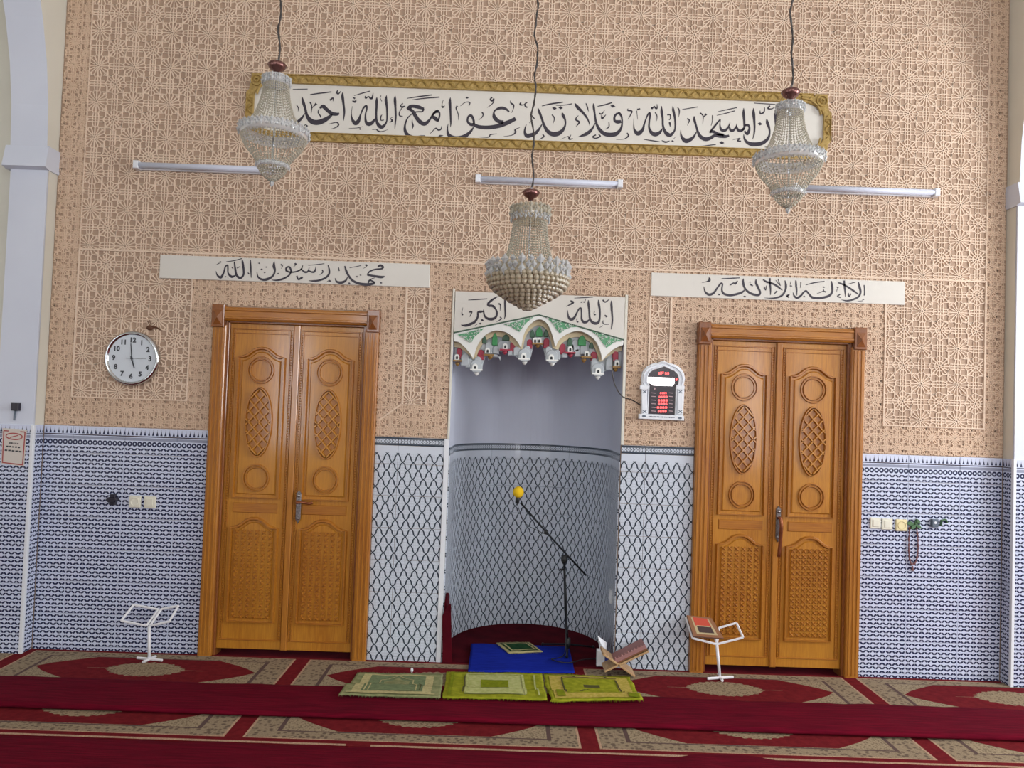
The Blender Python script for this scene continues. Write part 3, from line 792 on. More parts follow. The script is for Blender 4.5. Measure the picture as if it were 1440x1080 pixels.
strokes(ban, 'lettering', (960, 145, S1), [
 (222,280,14, 230,360,48, 265,480,40, 300,600,48, 360,700,75, 460,745,85, 560,715,70, 640,670,60, 740,675,85, 860,690,62, 930,670,40),
 (275,590,14, 210,700,50, 130,760,80, 50,775,95, -15,720,60, -45,640,30, -47,560,8), (530,610,40, 600,590,60, 700,635,60, 820,660,50), (545,600,30, 600,530,40, 680,430,36, 750,340,20),
 (755,345,16, 745,460,26, 770,550,55, 840,570,55, 900,520,40, 940,440,20, 948,400,8), (935,500,24, 960,560,52, 1010,570,50, 1070,500,30, 1090,420,8), (1080,480,20, 1110,560,55, 1170,575,55, 1230,520,40),
 (1225,115,10, 1222,220,52, 1235,380,44, 1235,520,40, 1200,570,30), (1240,470,40, 1310,460,50, 1340,520,40, 1320,600,60, 1290,640,50, 1240,580,40),
 (705,188,10, 880,150,20, 1090,105,18), (680,265,10, 850,225,20, 1050,170,18), (780,815,90), (310,895,14, 480,875,22, 660,850,20), (80,330,30, 125,365,26, 85,470,6),
 (345,215,30, 405,280,22, 395,430,6), (470,235,44, 415,300,12), (595,260,24, 590,380,14, 565,470,10), (1000,760,6, 1100,735,16, 1150,730,22, 1100,775,26, 1170,785,26)], YI)
strokes(ban, 'lettering', (1020, 145, S1), [
 (560,115,10, 560,220,60, 575,380,46, 580,540,36, 565,670,26, 540,740,10),
 (825,330,14, 840,420,62, 875,520,44, 885,620,34, 850,730,55, 760,810,75, 650,845,85, 520,845,85, 420,800,60, 370,720,36, 360,640,8), (690,435,85),
 (995,155,12, 1000,260,50, 1000,400,30, 1000,490,10), (690,165,10, 700,230,30, 770,195,30, 780,100,14), (890,65,30, 850,125,30, 930,130,20, 985,95,12), (570,15,14, 800,30,18, 1000,40,14),
 (780,905,8, 870,895,28, 940,880,20)], YI)

# the two narrow boards over the doors
def plaque(x0, x1, label):
    t = thing('calligraphy_plaque', label, 'plaque', ((x0+x1)/2, 0, 2.416))
    b = MB(); b.bbox(x0, x1, -0.014, -0.001, 2.418, 2.572, 0.003); b.build('board', 'board_white', t); return t
pl = plaque(-2.297, -0.538, 'narrow white calligraphy board over the door nearer the wall clock')
S2 = 1440/130; YP = -0.0152
strokes(pl, 'lettering', (300, 355, S2), [
 (460,110,8, 470,170,34, 485,280,32, 480,360,30, 430,405,36, 375,360,34, 355,270,30, 340,150,20), (365,360,14, 300,385,40, 245,330,24, 240,250,24, 235,205,24, 200,230,22, 175,320,26, 130,395,40, 75,360,24, 55,295,6),
 (590,120,14, 595,250,26, 602,400,10), (215,150,8, 330,135,14, 460,100,12), (125,155,36), (60,200,6, 110,170,14), (300,235,14, 320,260,14), (380,250,16, 430,225,12),
 (960,145,12, 955,220,44, 970,290,30, 940,370,30, 860,420,42, 780,430,36, 710,390,26, 690,310,10), (765,270,36), (810,320,30), (835,235,30), (725,175,30),
 (1150,300,30, 1145,250,26, 1190,230,26, 1220,280,30, 1215,320,26, 1180,370,24, 1090,420,32, 1000,440,26, 920,435,8), (1145,290,26, 1200,312,26, 1300,305,22, 1380,262,18, 1405,200,8),
 (1290,185,44), (1295,200,10, 1255,235,6), (1090,215,24, 1060,190,20), (1090,220,14, 1070,260,6), (1020,335,30), (1310,370,24, 1335,425,28, 1400,390,34), (550,320,16, 570,345,20), (205,385,30), (240,405,18)], YP)
strokes(pl, 'lettering', (420, 360, S2), [
 (0,240,16, 50,212,20, 72,165,8), (60,220,16, 100,255,30, 150,250,26, 175,185,8), (170,235,20, 210,255,26, 255,250,30, 275,190,12, 280,160,6),
 (465,145,14, 485,220,26, 480,290,30, 420,350,32, 330,385,30, 240,395,26, 165,390,8), (160,152,10, 280,140,12, 410,125,12), (375,220,18, 385,260,18, 335,300,6), (495,395,40), (440,415,6, 490,380,14),
 (725,160,16, 750,240,34, 790,320,34, 850,390,36, 950,435,40, 1080,450,44, 1190,430,34), (770,330,10, 740,390,30, 670,420,42, 600,405,30, 575,350,8),
 (1090,430,24, 1110,385,24, 1160,400,24, 1195,425,30), (1075,300,28, 1180,318,34, 1290,335,40, 1345,325,20), (1075,300,22, 1110,250,24, 1200,215,24, 1290,210,30), (1290,210,30, 1322,180,30, 1280,152,36, 1240,175,24),
 (1190,345,10, 1130,370,16, 1110,400,20), (800,190,10, 980,155,12), (1060,150,46), (1070,170,12, 1015,200,6), (915,328,36), (970,305,30), (630,180,10, 640,240,20), (795,430,38), (1290,425,38)], YP)
pr = plaque(0.908, 2.573, 'narrow white calligraphy board over the door nearer the lit display')
strokes(pr, 'lettering', (980, 380, S2), [
 (715,135,10, 710,200,36, 740,290,30, 800,350,34, 880,385,38, 950,390,38, 975,350,30, 945,280,34, 910,200,34, 912,145,10),
 (735,310,14, 690,350,34, 600,380,36, 500,395,36, 410,370,36, 380,310,26, 390,220,22, 360,215,26, 310,280,26, 250,360,34, 180,385,40, 120,340,26, 100,260,6),
 (375,135,10, 520,132,18, 660,125,14), (185,120,20, 185,165,40, 140,185,14, 70,200,6), (510,235,24, 560,205,20, 590,215,30, 625,170,14), (820,225,24, 860,250,20), (820,180,8, 815,210,14), (335,385,36), (735,415,44),
 (1125,130,26, 1125,200,30, 1135,300,24, 1135,390,10), (1020,150,20, 1070,185,30, 1180,220,30, 1260,270,28, 1320,320,12), (1360,165,12, 1375,240,34, 1365,320,28, 1310,400,30, 1220,435,26, 1130,440,16, 1040,435,6),
 (1215,160,8, 1280,240,14), (1250,140,10, 1290,250,12), (1235,330,26, 1190,380,8), (1035,260,20, 1060,315,14, 1072,245,10), (1430,390,12, 1395,410,20, 1425,432,14)], YP)
strokes(pr, 'lettering', (1090, 380, S2), [
 (310,165,20, 315,240,30, 325,330,22, 325,400,8), (865,175,12, 875,260,34, 875,340,30, 830,400,36, 740,430,36, 640,440,36, 560,425,36, 510,370,26, 470,330,30, 430,350,26, 390,400,30, 330,435,36, 285,405,26, 265,350,6),
 (465,235,10, 600,200,18, 755,180,14), (745,270,30), (740,300,12, 745,330,16, 780,345,24), (640,370,6, 730,335,14), (1060,165,26, 1065,240,30, 1075,330,24, 1080,420,8),
 (970,200,20, 1040,225,26, 1130,275,28, 1220,335,28, 1280,380,12), (1280,185,14, 1300,270,36, 1315,350,30, 1280,420,30, 1190,465,28, 1100,480,24, 1015,465,6), (1130,220,10, 1240,190,14),
 (1370,235,16, 1378,320,18, 1375,400,20), (1355,460,34), (1270,490,6, 1350,480,10), (210,380,16, 170,405,20, 205,430,18), (1000,380,16, 958,410,20, 1005,430,18), (235,250,36), (235,180,8, 225,230,10), (390,190,16, 380,280,6),
 (960,275,30), (945,335,6, 955,290,10), (1125,360,18, 1135,415,14, 1165,370,24), (440,415,34)], YP)

# board over the niche
np_ = thing('niche_board', 'white calligraphy board directly above the niche ornament', 'plaque', (NC, 0, 2.12))
b = MB()
tl, tm, tr = wx(639, 468), wx(758, 443), wx(877, 478)
b.prism([(-0.366, 2.402), (-0.366, tl[1]), tm, (0.741, tr[1]), (0.741, 2.402)][::-1], -0.012, -0.001); b.build('board', 'board_white', np_)
strokes(np_, 'lettering', (640, 405, S1), [
 (1010,180,30, 1012,300,40, 1015,450,34, 1015,560,28, 995,640,8), (860,180,20, 760,240,40, 680,310,46, 680,360,50, 760,370,50, 820,430,36, 850,510,36, 820,600,46, 740,635,60, 650,620,50, 595,560,36, 580,480,26, 580,440,14),
 (580,480,20, 520,485,50, 465,500,36, 460,590,40, 400,690,48, 300,740,55, 210,765,50, 120,752,10), (270,250,12, 450,238,22, 650,225,18), (550,655,62), (510,725,56), (160,400,6, 140,500,14, 155,560,40),
 (290,490,36, 340,490,30, 300,590,8), (880,325,36, 920,350,26, 910,470,6), (905,590,16, 935,630,26, 840,690,6), (400,770,6, 450,735,14)], -0.0132)
strokes(np_, 'lettering', (780, 405, S1), [
 (1145,260,16, 1145,350,46, 1155,500,38, 1165,650,34, 1150,780,26, 1140,845,8), (885,245,16, 890,330,46, 910,460,38, 910,600,34, 880,700,50, 810,720,60, 740,680,50, 705,600,40, 695,450,38, 680,330,42, 680,250,12),
 (700,640,14, 650,685,50, 590,695,55, 545,640,40, 540,520,30, 530,420,36, 490,430,34, 440,520,32, 390,610,50, 325,640,62, 275,580,36, 260,450,6), (395,210,10, 560,202,20, 775,190,16), (535,292,40), (590,290,40), (610,270,20, 622,230,10),
 (315,260,20, 365,295,50, 330,330,34, 230,380,10), (970,245,24, 1020,290,30, 1100,235,12), (810,470,6, 790,520,16), (810,545,48), (1010,555,24, 1060,590,40), (975,660,10, 985,730,20, 1095,740,12), (900,810,6, 970,765,16), (450,600,6, 440,660,14), (460,690,48)], -0.0132)

# ---------------------------------------------------------------- muqarnas ornament in the niche mouth
mq = thing('muqarnas_valance', 'white, green and red scalloped stalactite ornament hanging in the niche mouth', 'ornament', (NC, 0, 2.0))
A = lambda x, y: wx(630+x/9.815, 430+y/9.815)
B = lambda x, y: wx(750+x/9.815, 430+y/9.815)
lob = [A(85, 490), A(150, 500), A(230, 570), A(300, 650), A(340, 715)]
lob += smooth_line([A(352, 715), A(385, 600), A(430, 500), A(520, 400), A(640, 345), A(780, 360), A(890, 425), A(960, 500), A(1000, 570)], 3)
lob += smooth_line([A(1012, 570), A(1045, 400), A(1110, 280), A(1200, 205), A(1255, 190), B(130, 200), B(200, 260), B(260, 400), B(300, 560)], 3)
lob += smooth_line([B(312, 560), B(350, 480), B(430, 410), B(560, 355), B(680, 360), B(800, 430), B(880, 520), B(930, 650), B(948, 750)], 3)
lob += [B(960, 745), B(1010, 680), B(1090, 610), B(1180, 560), B(1235, 545)]
b = MB()
b.prism(lob + [(NX1-0.004, tr[1]-0.004), (tm[0], tm[1]-0.004), (NX0+0.006, tl[1]-0.004)], -0.010, 0.03)
b.build('scalloped_front', 'ornament_white', mq)
def inset_lobes(d):
    r = []
    for i, (x, z) in enumerate(lob): r.append((x, z-d))
    return r
b = MB()
inn = []
segs = [(0, 5), (5, 5+25), (30, 55), (55, 80), (80, 85)]
for a, c in segs:
    q = lob[a:c]; mx = sum(p[0] for p in q)/len(q); bot = min(p[1] for p in q); top = max(p[1] for p in q)
    for x, z in q:
        k = (z-bot)/(top-bot+1e-6)
        xx = x + (mx-x)*0.11 if 5 <= a < 80 else x + (0.010 if a == 0 and False else 0)
        inn.append((xx, z-0.008-0.026*k))
b.prism(inn + [(NX1-0.003, tr[1]-0.02), (tm[0], tm[1]-0.02), (NX0+0.004, tl[1]-0.02)], 0.036, 0.052)
b.build('cream_soffit', 'ornament_cream', mq)
# green edge lines and curls in the spandrels
b = MB(); b.bead_line([(NX0+0.006, tl[1]), tm, (NX1-0.004, tr[1])], 0.012, -0.018, -0.008); b.build('green_cornice', 'ornament_darkgreen', mq)
mat('spandrel_green', rgb(92, 158, 116), 0.55)
SPAN = [(A, [(135, 402), (300, 362), (500, 312), (430, 375), (360, 440), (330, 500), (300, 512), (230, 462)]), (A, [(770, 262), (1000, 205), (1180, 158), (1090, 230), (1030, 300), (985, 362), (940, 335), (860, 285)]),
        (B, [(165, 150), (360, 215), (620, 292), (500, 300), (420, 340), (365, 382), (320, 330), (260, 240)]), (B, [(790, 345), (1000, 415), (1215, 482), (1120, 500), (1060, 545), (1005, 582), (950, 510), (890, 420)])]
for V_, pts in SPAN:
    b = MB(); b.prism([V_(*p) for p in pts], -0.014, -0.009); sp = b.build('spandrel', 'spandrel_green', mq)
    b = MB(); xs_ = [p[0] for p in pts]; ys_ = [p[1] for p in pts]; k = 0; tries = 0
    def inside(x, y):
        r = False; n_ = len(pts)
        for q in range(n_):
            (x1, y1), (x2, y2) = pts[q], pts[(q+1) % n_]
            if (y1 > y) != (y2 > y) and x < (x2-x1)*(y-y1)/(y2-y1)+x1: r = not r
        return r
    while k < 34 and tries < 2000:
        tries += 1; x, y = random.uniform(min(xs_), max(xs_)), random.uniform(min(ys_), max(ys_))
        if not inside(x, y): continue
        k += 1; c = V_(x, y); r = random.uniform(0.004, 0.0075); a0 = random.randrange(360)
        b.bead_line(arc(c[0], c[1], r, r*0.8, a0, a0+230, 7), 0.0035, -0.018, -0.013)
    tag(b.build('arabesque', 'ornament_white', sp), 'white curling tracery on green', kind='stuff')
# grey body behind the small cells
b = MB(); low = [A(82, 740), A(190, 745), A(300, 850), A(470, 830), (A(520, 680)), A(640, 640), A(700, 590), A(860, 640), A(960, 715), A(1150, 695), A(1185, 530), B(70, 515), B(140, 555), B(170, 715), B(340, 735), B(430, 685), B(580, 640), B(640, 630), B(780, 695), B(830, 870), B(970, 920), B(1080, 850), B(1230, 830)]
b.prism(low + [(NX1-0.006, tr[1]-0.02), (tm[0], tm[1]-0.02), (NX0+0.008, tl[1]-0.02)], 0.052, 0.080); b.build('stalactite_body', 'ornament_grey', mq)
U = 1/9.815/216
def cell(V, x, y, w, h, m, d, flame=False):          # a little arched cell of the stalactite work
    cx, cz = V(x, y); w *= U/2; h *= U/2; d = 0.024+(d-0.035)*0.32
    if flame: o = [(cx-w, cz-h), (cx+w, cz-h), (cx+w, cz), (cx+w*0.6, cz+h*0.6), (cx, cz+h), (cx-w*0.6, cz+h*0.6), (cx-w, cz)]
    else: o = [(cx-w, cz-h), (cx+w, cz-h)] + arc(cx, cz+h-w, w, w, 0, 180, 8)
    b = MB(); b.prism(o, d, d+0.05, inset=0.004); return b.build('stalactite_cell', m, mq)
def door_(V, x, y, d, s=1.0):
    d = 0.024+(d-0.035)*0.25
    cx, cz = V(x, y); b = MB(); w = 0.014*s
    b.prism([(cx-w, cz-0.016*s), (cx+w, cz-0.016*s)] + arc(cx, cz+0.004*s, w, w, 0, 180, 8), d-0.012, d, 0)
    b.prism([(cx-w*0.42, cz-0.012*s), (cx+w*0.42, cz-0.012*s)] + arc(cx, cz, w*0.42, w*0.42, 0, 180, 6), d-0.014, d-0.011, 1)
    b.build('arched_lantern', ['ornament_white', 'ornament_hole'], mq)
def ledge(V, x, y, w, d, m='ornament_white', slope=0.0):
    d = 0.030+(d-0.035)*0.25
    cx, cz = V(x, y); w *= U/2; b = MB()
    b.box(cx-w, cx+w, d-0.03, d+0.03, cz-0.005, cz+0.005); b.build('ledge', m, mq)
def drop(V, x, y, d, m='ornament_white'):
    d = 0.034+(d-0.035)*0.25
    cx, cz = V(x, y); b = MB(); b.lathe([(0.0, 0.014), (0.017, 0.010), (0.015, -0.002), (0.006, -0.012), (0.0, -0.014)], (cx, d, cz), 10); b.build('pendant_drop', m, mq, smooth=True)
G, R_, GN, DG = 'ornament_grey', 'ornament_red', 'ornament_green', 'ornament_darkgreen'
for x, y, w, h, m, d in ((150, 650, 75, 150, R_, .07), (230, 740, 110, 170, G, .05), (300, 790, 120, 120, G, .055), (450, 670, 90, 140, R_, .08), (490, 545, 70, 130, G, .11), (560, 570, 100, 170, G, .09), (660, 600, 90, 110, G, .10),
        (760, 540, 150, 170, G, .10), (830, 520, 90, 150, G, .11), (895, 560, 75, 160, R_, .08), (860, 640, 70, 80, G, .075), (950, 620, 90, 130, G, .055), (1095, 620, 90, 150, G, .055), (1130, 520, 75, 130, R_, .08), (1170, 400, 80, 150, G, .11), (410, 770, 100, 150, G, .055),
        (640, 680, 160, 40, G, .1), (1240, 440, 160, 150, G, .11)): cell(A, x, y, w, h, m, d)
for x, y, w, h, m, d in ((175, 440, 90, 160, G, .11), (185, 510, 80, 140, R_, .08), (215, 630, 90, 150, G, .055), (330, 670, 90, 140, G, .055), (410, 590, 85, 150, R_, .08), (440, 670, 75, 80, G, .075), (590, 540, 110, 170, G, .10), (520, 560, 110, 110, G, .10),
        (620, 640, 90, 110, G, .10), (710, 590, 110, 150, G, .09), (815, 600, 80, 140, G, .10), (845, 690, 85, 130, R_, .08), (850, 800, 90, 160, G, .055), (940, 850, 90, 130, G, .055), (1060, 800, 100, 170, G, .05), (1145, 690, 80, 150, R_, .07), (1160, 790, 80, 110, G, .05),
        (770, 690, 110, 60, G, .09)): cell(B, x, y, w, h, m, d)
for V, x, y, w, h, m in ((A, 645, 450, 75, 180, GN), (A, 500, 460, 60, 110, DG), (A, 800, 430, 100, 90, DG), (B, 85, 350, 90, 140, GN), (B, 680, 470, 110, 150, GN), (B, 510, 490, 70, 130, DG), (B, 810, 540, 60, 90, DG), (B, 180, 370, 60, 110, DG), (A, 1165, 375, 60, 110, DG)): cell(V, x, y, w, h, m, .055, True)
for V, x, y, dx in ((A, 390, 810, -18), (A, 1055, 660, -8), (B, 262, 680, -12), (B, 895, 865, 5)):
    cell(V, x, y, 170, 150, G, .035); door_(V, x+dx, y+35, .035, 1.25); ledge(V, x, y+72, 165, .035); ledge(V, x+4, y+92, 110, .04, G); drop(V, x+4, y+122, .04)
for V, x, y in ((A, 545, 615), (A, 790, 555), (A, 1205, 475), (A, 1262, 475), (B, 515, 595), (B, 745, 660), (A, 120, 705), (B, 1165, 790)): door_(V, x, y, .085, 1.1)
for V, x, y, w, m in ((A, 560, 675, 140, 'ornament_gold'), (A, 790, 605, 150, 'ornament_red'), (A, 1240, 520, 150, 'ornament_gold'), (B, 510, 645, 150, 'ornament_red'), (B, 740, 705, 150, 'ornament_gold'), (A, 130, 755, 120, 'ornament_gold'), (B, 1150, 842, 120, 'ornament_gold')): ledge(V, x, y, w, .07, m)
for V, x, y, m in ((A, 785, 640, R_), (B, 520, 680, R_), (A, 580, 705, 'ornament_gold'), (B, 705, 750, 'ornament_gold'), (A, 125, 800, 'ornament_gold'), (B, 1145, 880, 'ornament_gold'), (B, 65, 545, 'ornament_gold')): drop(V, x, y, .08, m)

# ================================================================== DOORS
def ogee_top(x0, x1, z0, zc, zp):      # panel outline with a cathedral top, counter-clockwise
    c = (x0+x1)/2; h = (x1-x0)/2
    top = [(c+h*0.80, zc+0.002), (c+h*0.62, zc+(zp-zc)*0.22), (c+h*0.34, zc+(zp-zc)*0.78), (c+h*0.16, zc+(zp-zc)*0.97), (c, zp)]
    return [(x0, z0), (x1, z0), (x1, zc)] + top + [(2*c-x, z) for x, z in top[-2::-1]] + [(x0, zc)]
def door(name, x0, x1, label, mirror):
    t = thing(name, label, None, ((x0+x1)/2, 0, 0), kind='structure')
    cw = 0.088
    for a, c in ((x0, x0+cw), (x1-cw, x1)):
        b = MB(); b.bbox(a, c, -0.045, 0.02, 0, DZ-0.13, 0.006)
        for f in (0.22, 0.5, 0.78): b.bead_line([(a+cw*f, 0.02), (a+cw*f, DZ-0.15)], 0.014, -0.051, -0.044)
        b.build('casing', 'wood_casing', t)
    b = MB(); b.bbox(x0+0.07, x1-0.07, -0.050, 0.02, DZ-0.100, DZ-0.012, 0.008)
    b.bead_line([(x0+0.08, DZ-0.03), (x1-0.08, DZ-0.03)], 0.02, -0.058, -0.048); b.bead_line([(x0+0.08, DZ-0.082), (x1-0.08, DZ-0.082)], 0.02, -0.058, -0.048)
    b.build('head_casing', 'wood_rail', t)
    for a in (x0-0.004, x1-0.076):
        b = MB(); c = a+0.08; z0, z1 = DZ-0.145, DZ
        b.bbox(a, c, -0.062, 0.02, z0, z1, 0.004)
        m = ((a+c)/2, (z0+z1)/2 - 0.01)
        b.add([(a+.012, -0.062, z0+.016), (c-.012, -0.062, z0+.016), (c-.012, -0.062, z1-.036), (a+.012, -0.062, z1-.036), (m[0], -0.080, m[1])], [(0, 1, 4), (1, 2, 4), (2, 3, 4), (3, 0, 4)])
        b.build('corner_block', 'wood_block', t)
    # jamb lining
    b = MB()
    for a, c in ((x0+cw-0.012, x0+cw+0.014), (x1-cw-0.014, x1-cw+0.012)): b.bbox(a, c, -0.020, 0.10, 0, DZ-0.09, 0.003)
    b.bbox(x0+cw, x1-cw, -0.020, 0.10, DZ-0.112, DZ-0.090, 0.003)
    b.build('jamb', 'wood_block', t)
    lx0, lx1 = x0+cw+0.012, x1-cw-0.012; mid = (lx0+lx1)/2
    zb, zt = 0.045, DZ-0.112
    yf = 0.004
    leaves = []
    for s, (a, c) in enumerate(((lx0, mid-0.002), (mid+0.002, lx1))):
        b = MB(); b.bbox(a, c, yf, yf+0.045, zb, zt, 0.003)
        lf = b.build('door_leaf', 'wood_door', t); leaves.append(lf)
        cx = (a+c)/2 + (0.004 if s else -0.004); hw = 0.148
        # stile mouldings with their rows of tiny beads
        b = MB()
        for xx in (cx-hw-0.040, cx+hw+0.040):
            b.bead_line([(xx-0.009, zb+0.06), (xx-0.009, zt-0.03)], 0.008, yf-0.007, yf); b.bead_line([(xx+0.009, zb+0.06), (xx+0.009, zt-0.03)], 0.008, yf-0.007, yf)
        b.bead_line([(cx-hw-0.04, zt-0.035), (cx+hw+0.04, zt-0.035)], 0.010, yf-0.007, yf); b.bead_line([(cx-hw-0.04, zt-0.062), (cx+hw+0.04, zt-0.062)], 0.007, yf-0.006, yf)
        b.build('stile_moulding', 'wood_casing', lf)
        b = MB(); z = zb+0.07
        while z < zt-0.05:
            for xx in (cx-hw-0.040, cx+hw+0.040): b.octa((xx, yf-0.001, z), 0.0052, 0.0062)
            z += 0.0165
        tag(b.build('bead_row', 'wood_rail', lf), 'rows of tiny turned beads along the stiles', kind='stuff')
        # upper raised panel
        up = ogee_top(cx-hw, cx+hw, 1.015, 1.925, 1.985)
        b = MB(); b.bead_line(up, 0.022, yf-0.019, yf, closed=True); b.build('panel_moulding', 'wood_rail', lf)
        b = MB(); b.prism(offset(up, -0.022), yf-0.010, yf, inset=0.007); b.build('raised_panel', 'wood_door', lf)
        yp = yf-0.010
        for zc in (1.842, 1.145):
            b = MB()
            for r in (0.082, 0.066): b.bead_line(arc(cx, zc, r, r*1.04, 0, 354, 40), 0.011, yp-0.011, yp, closed=True)
            b.build('carved_ring', 'wood_rail', lf)
        oz, orx, orz = 1.505, 0.084, 0.222
        b = MB(); b.bead_line(arc(cx, oz, orx, orz, 0, 354, 48), 0.014, yp-0.017, yp, closed=True)
        b.prism(arc(cx, oz, orx-0.004, orz-0.004, 0, 354, 40), yp-0.0008, yp)
        b.build('oval_moulding', 'wood_casing', lf)
        # diamond lattice inside the oval
        st = 0.064
        for sg in (1, -1):
            k = -8
            while k <= 8:
                # lines x/st + sg*z/(st*1.12) = k clipped to the oval
                pts = []
                for q in range(-60, 61):
                    zz = orz*q/60; xx = (k*1.0 - sg*zz/(st*1.12))*st
                    if (xx/orx)**2+(zz/orz)**2 < 0.93: pts.append((cx+xx, oz+zz))
                if len(pts) > 2:
                    b = MB(); b.bead_line([pts[0], pts[-1]], 0.016, yp-0.016-0.0002*(k+9), yp-0.001); b.build('lattice_bar', 'wood_door', lf)
                k += 1
        # middle rail inset and lower panel
        b = MB(); b.prism(rect(cx-hw+0.004, cx+hw-0.004, 0.918, 0.982), yf-0.006, yf, inset=0.004); b.build('rail_panel', 'wood_rail', lf)
        lp = ogee_top(cx-hw, cx+hw, 0.220, 0.822, 0.882)
        b = MB(); b.bead_line(lp, 0.022, yf-0.019, yf, closed=True); b.build('panel_moulding', 'wood_rail', lf)
        inn = offset(lp, -0.022)
        b = MB(); b.prism(inn, yf-0.008, yf, inset=0.006); b.build('raised_panel', 'wood_door', lf)
        # carved field of small rosettes
        b = MB(); y0 = yf-0.008
        ix0, ix1 = cx-hw+0.040, cx+hw-0.040; pit = 0.036
        nx_ = int((ix1-ix0)/pit); nz_ = int((0.80-0.255)/pit)
        for i in range(nx_+1):
            for j in range(nz_+1):
                px_, pz_ = ix0+(ix1-ix0)*i/nx_, 0.258+(0.795-0.258)*j/nz_
                for q in range(4):
                    an = PI/4+q*PI/2
                    b.bead_line([(px_, pz_), (px_+0.018*math.cos(an), pz_+0.018*math.sin(an))], 0.008, y0-0.008, y0)
                b.octa((px_, y0-0.006, pz_), 0.007)
        tag(b.build('carved_field', 'wood_rail', lf), 'field of small carved rosettes', kind='stuff')
        b = MB(); b.bead_line([(a+0.02, 0.105), (c-0.02, 0.105)], 0.012, yf-0.005, yf); b.build('kick_moulding', 'wood_rail', lf)
    # meeting bead
    b = MB(); b.bbox(mid-0.020, mid+0.020, yf-0.016, yf+0.002, zb, zt, 0.005); b.build('meeting_stile', 'wood_casing', t)
    return t, leaves, mid
d1, leaf1, mid1 = door('door_1', *ND[0], 'varnished double door beside the wall clock, its lever handle level', False)
d2, leaf2, mid2 = door('door_2', *ND[1], 'varnished double door by the lit display, its handle hanging straight down', True)
def handle(leaf, px, py0, py1, hang):
    x, z0 = wx(px, py1); z1 = wx(px, py0)[1]
    y = -0.013
    o = [(x-0.016, z0+0.03), (x, z0), (x+0.016, z0+0.03), (x+0.016, z1-0.02), (x, z1), (x-0.016, z1-0.02)]
    b = MB(); b.prism(o, y-0.008, y, inset=0.003)
    b.ball((x, y-0.010, z1-0.035), 0.011, sq=(1, 0.6, 1)); b.ball((x, y-0.010, z0+0.035), 0.010, sq=(1, 0.6, 1))
    b.build('handle_plate', 'handle_metal', leaf)
    zc = z1-0.075
    b = MB(); b.tube([(x, y, zc), (x, y-0.045, zc)], 0.010, 10)
    if hang: b.tube(smooth_line([(x, y-0.045, zc), (x+0.004, y-0.05, zc-0.05), (x+0.002, y-0.045, zc-0.13), (x-0.004, y-0.04, zc-0.245)], 4), 0.011, 8)
    else: b.tube(smooth_line([(x-0.004, y-0.045, zc), (x+0.035, y-0.05, zc+0.004), (x+0.075, y-0.045, zc-0.003), (x+0.098, y-0.036, zc+0.002)], 4), 0.009, 8)
    b.build('handle_lever', 'copper', leaf, smooth=True)
handle(d1, 419.5, 689, 736, False)
handle(d2, 1092.5, 711, 762, True)

# ================================================================== LIGHT TUBES
for (x0, x1, z, lb) in ((-2.482, -1.525, 3.146, 'unlit white tube lamp on the wall, above the clock side door'), (-0.262, 0.697, 3.137, 'unlit white tube lamp on the wall, below the banner centre'), (1.808, 2.765, 3.157, 'unlit white tube lamp on the wall, beside the sunlit pilaster')):
    t = thing('tube_lamp', lb, 'lamp', ((x0+x1)/2, 0, z-0.026), 'wall tube lamps')
    b = MB(); b.bbox(x0+0.02, x1-0.02, -0.028, -0.005, z-0.024, z+0.024, 0.003); b.build('batten', 'tube_cap', t)
    b = MB(); b.tube([(x0+0.03, -0.043, z), (x1-0.03, -0.043, z)], 0.0195, 14); b.build('tube', 'tube_white', t, smooth=True)
    for a in (x0, x1-0.034): b = MB(); b.bbox(a, a+0.034, -0.064, -0.005, z-0.026, z+0.026, 0.004); b.build('end_cap', 'tube_cap', t)

# ================================================================== TEXT HELPER
def glyphs(body, size, cx, cz, y, m, parent, name, bold=0.0):
    cu = bpy.data.curves.new('glyphs', 'FONT'); cu.body = body; cu.size = size; cu.align_x = 'CENTER'; cu.align_y = 'CENTER'; cu.offset = bold; cu.resolution_u = 3
    tmp = bpy.data.objects.new('glyphs', cu); COL.objects.link(tmp)
    dg = bpy.context.evaluated_depsgraph_get()
    me = bpy.data.meshes.new_from_object(tmp.evaluated_get(dg))
    bpy.data.objects.remove(tmp); bpy.data.curves.remove(cu)
    b = MB(); b.v = [(cx+v.co.x, y, cz+v.co.y) for v in me.vertices]; b.f = [tuple(p.vertices) for p in me.polygons]; b.mi = [0]*len(b.f)
    bpy.data.meshes.remove(me)
    return b.build(name, m, parent)

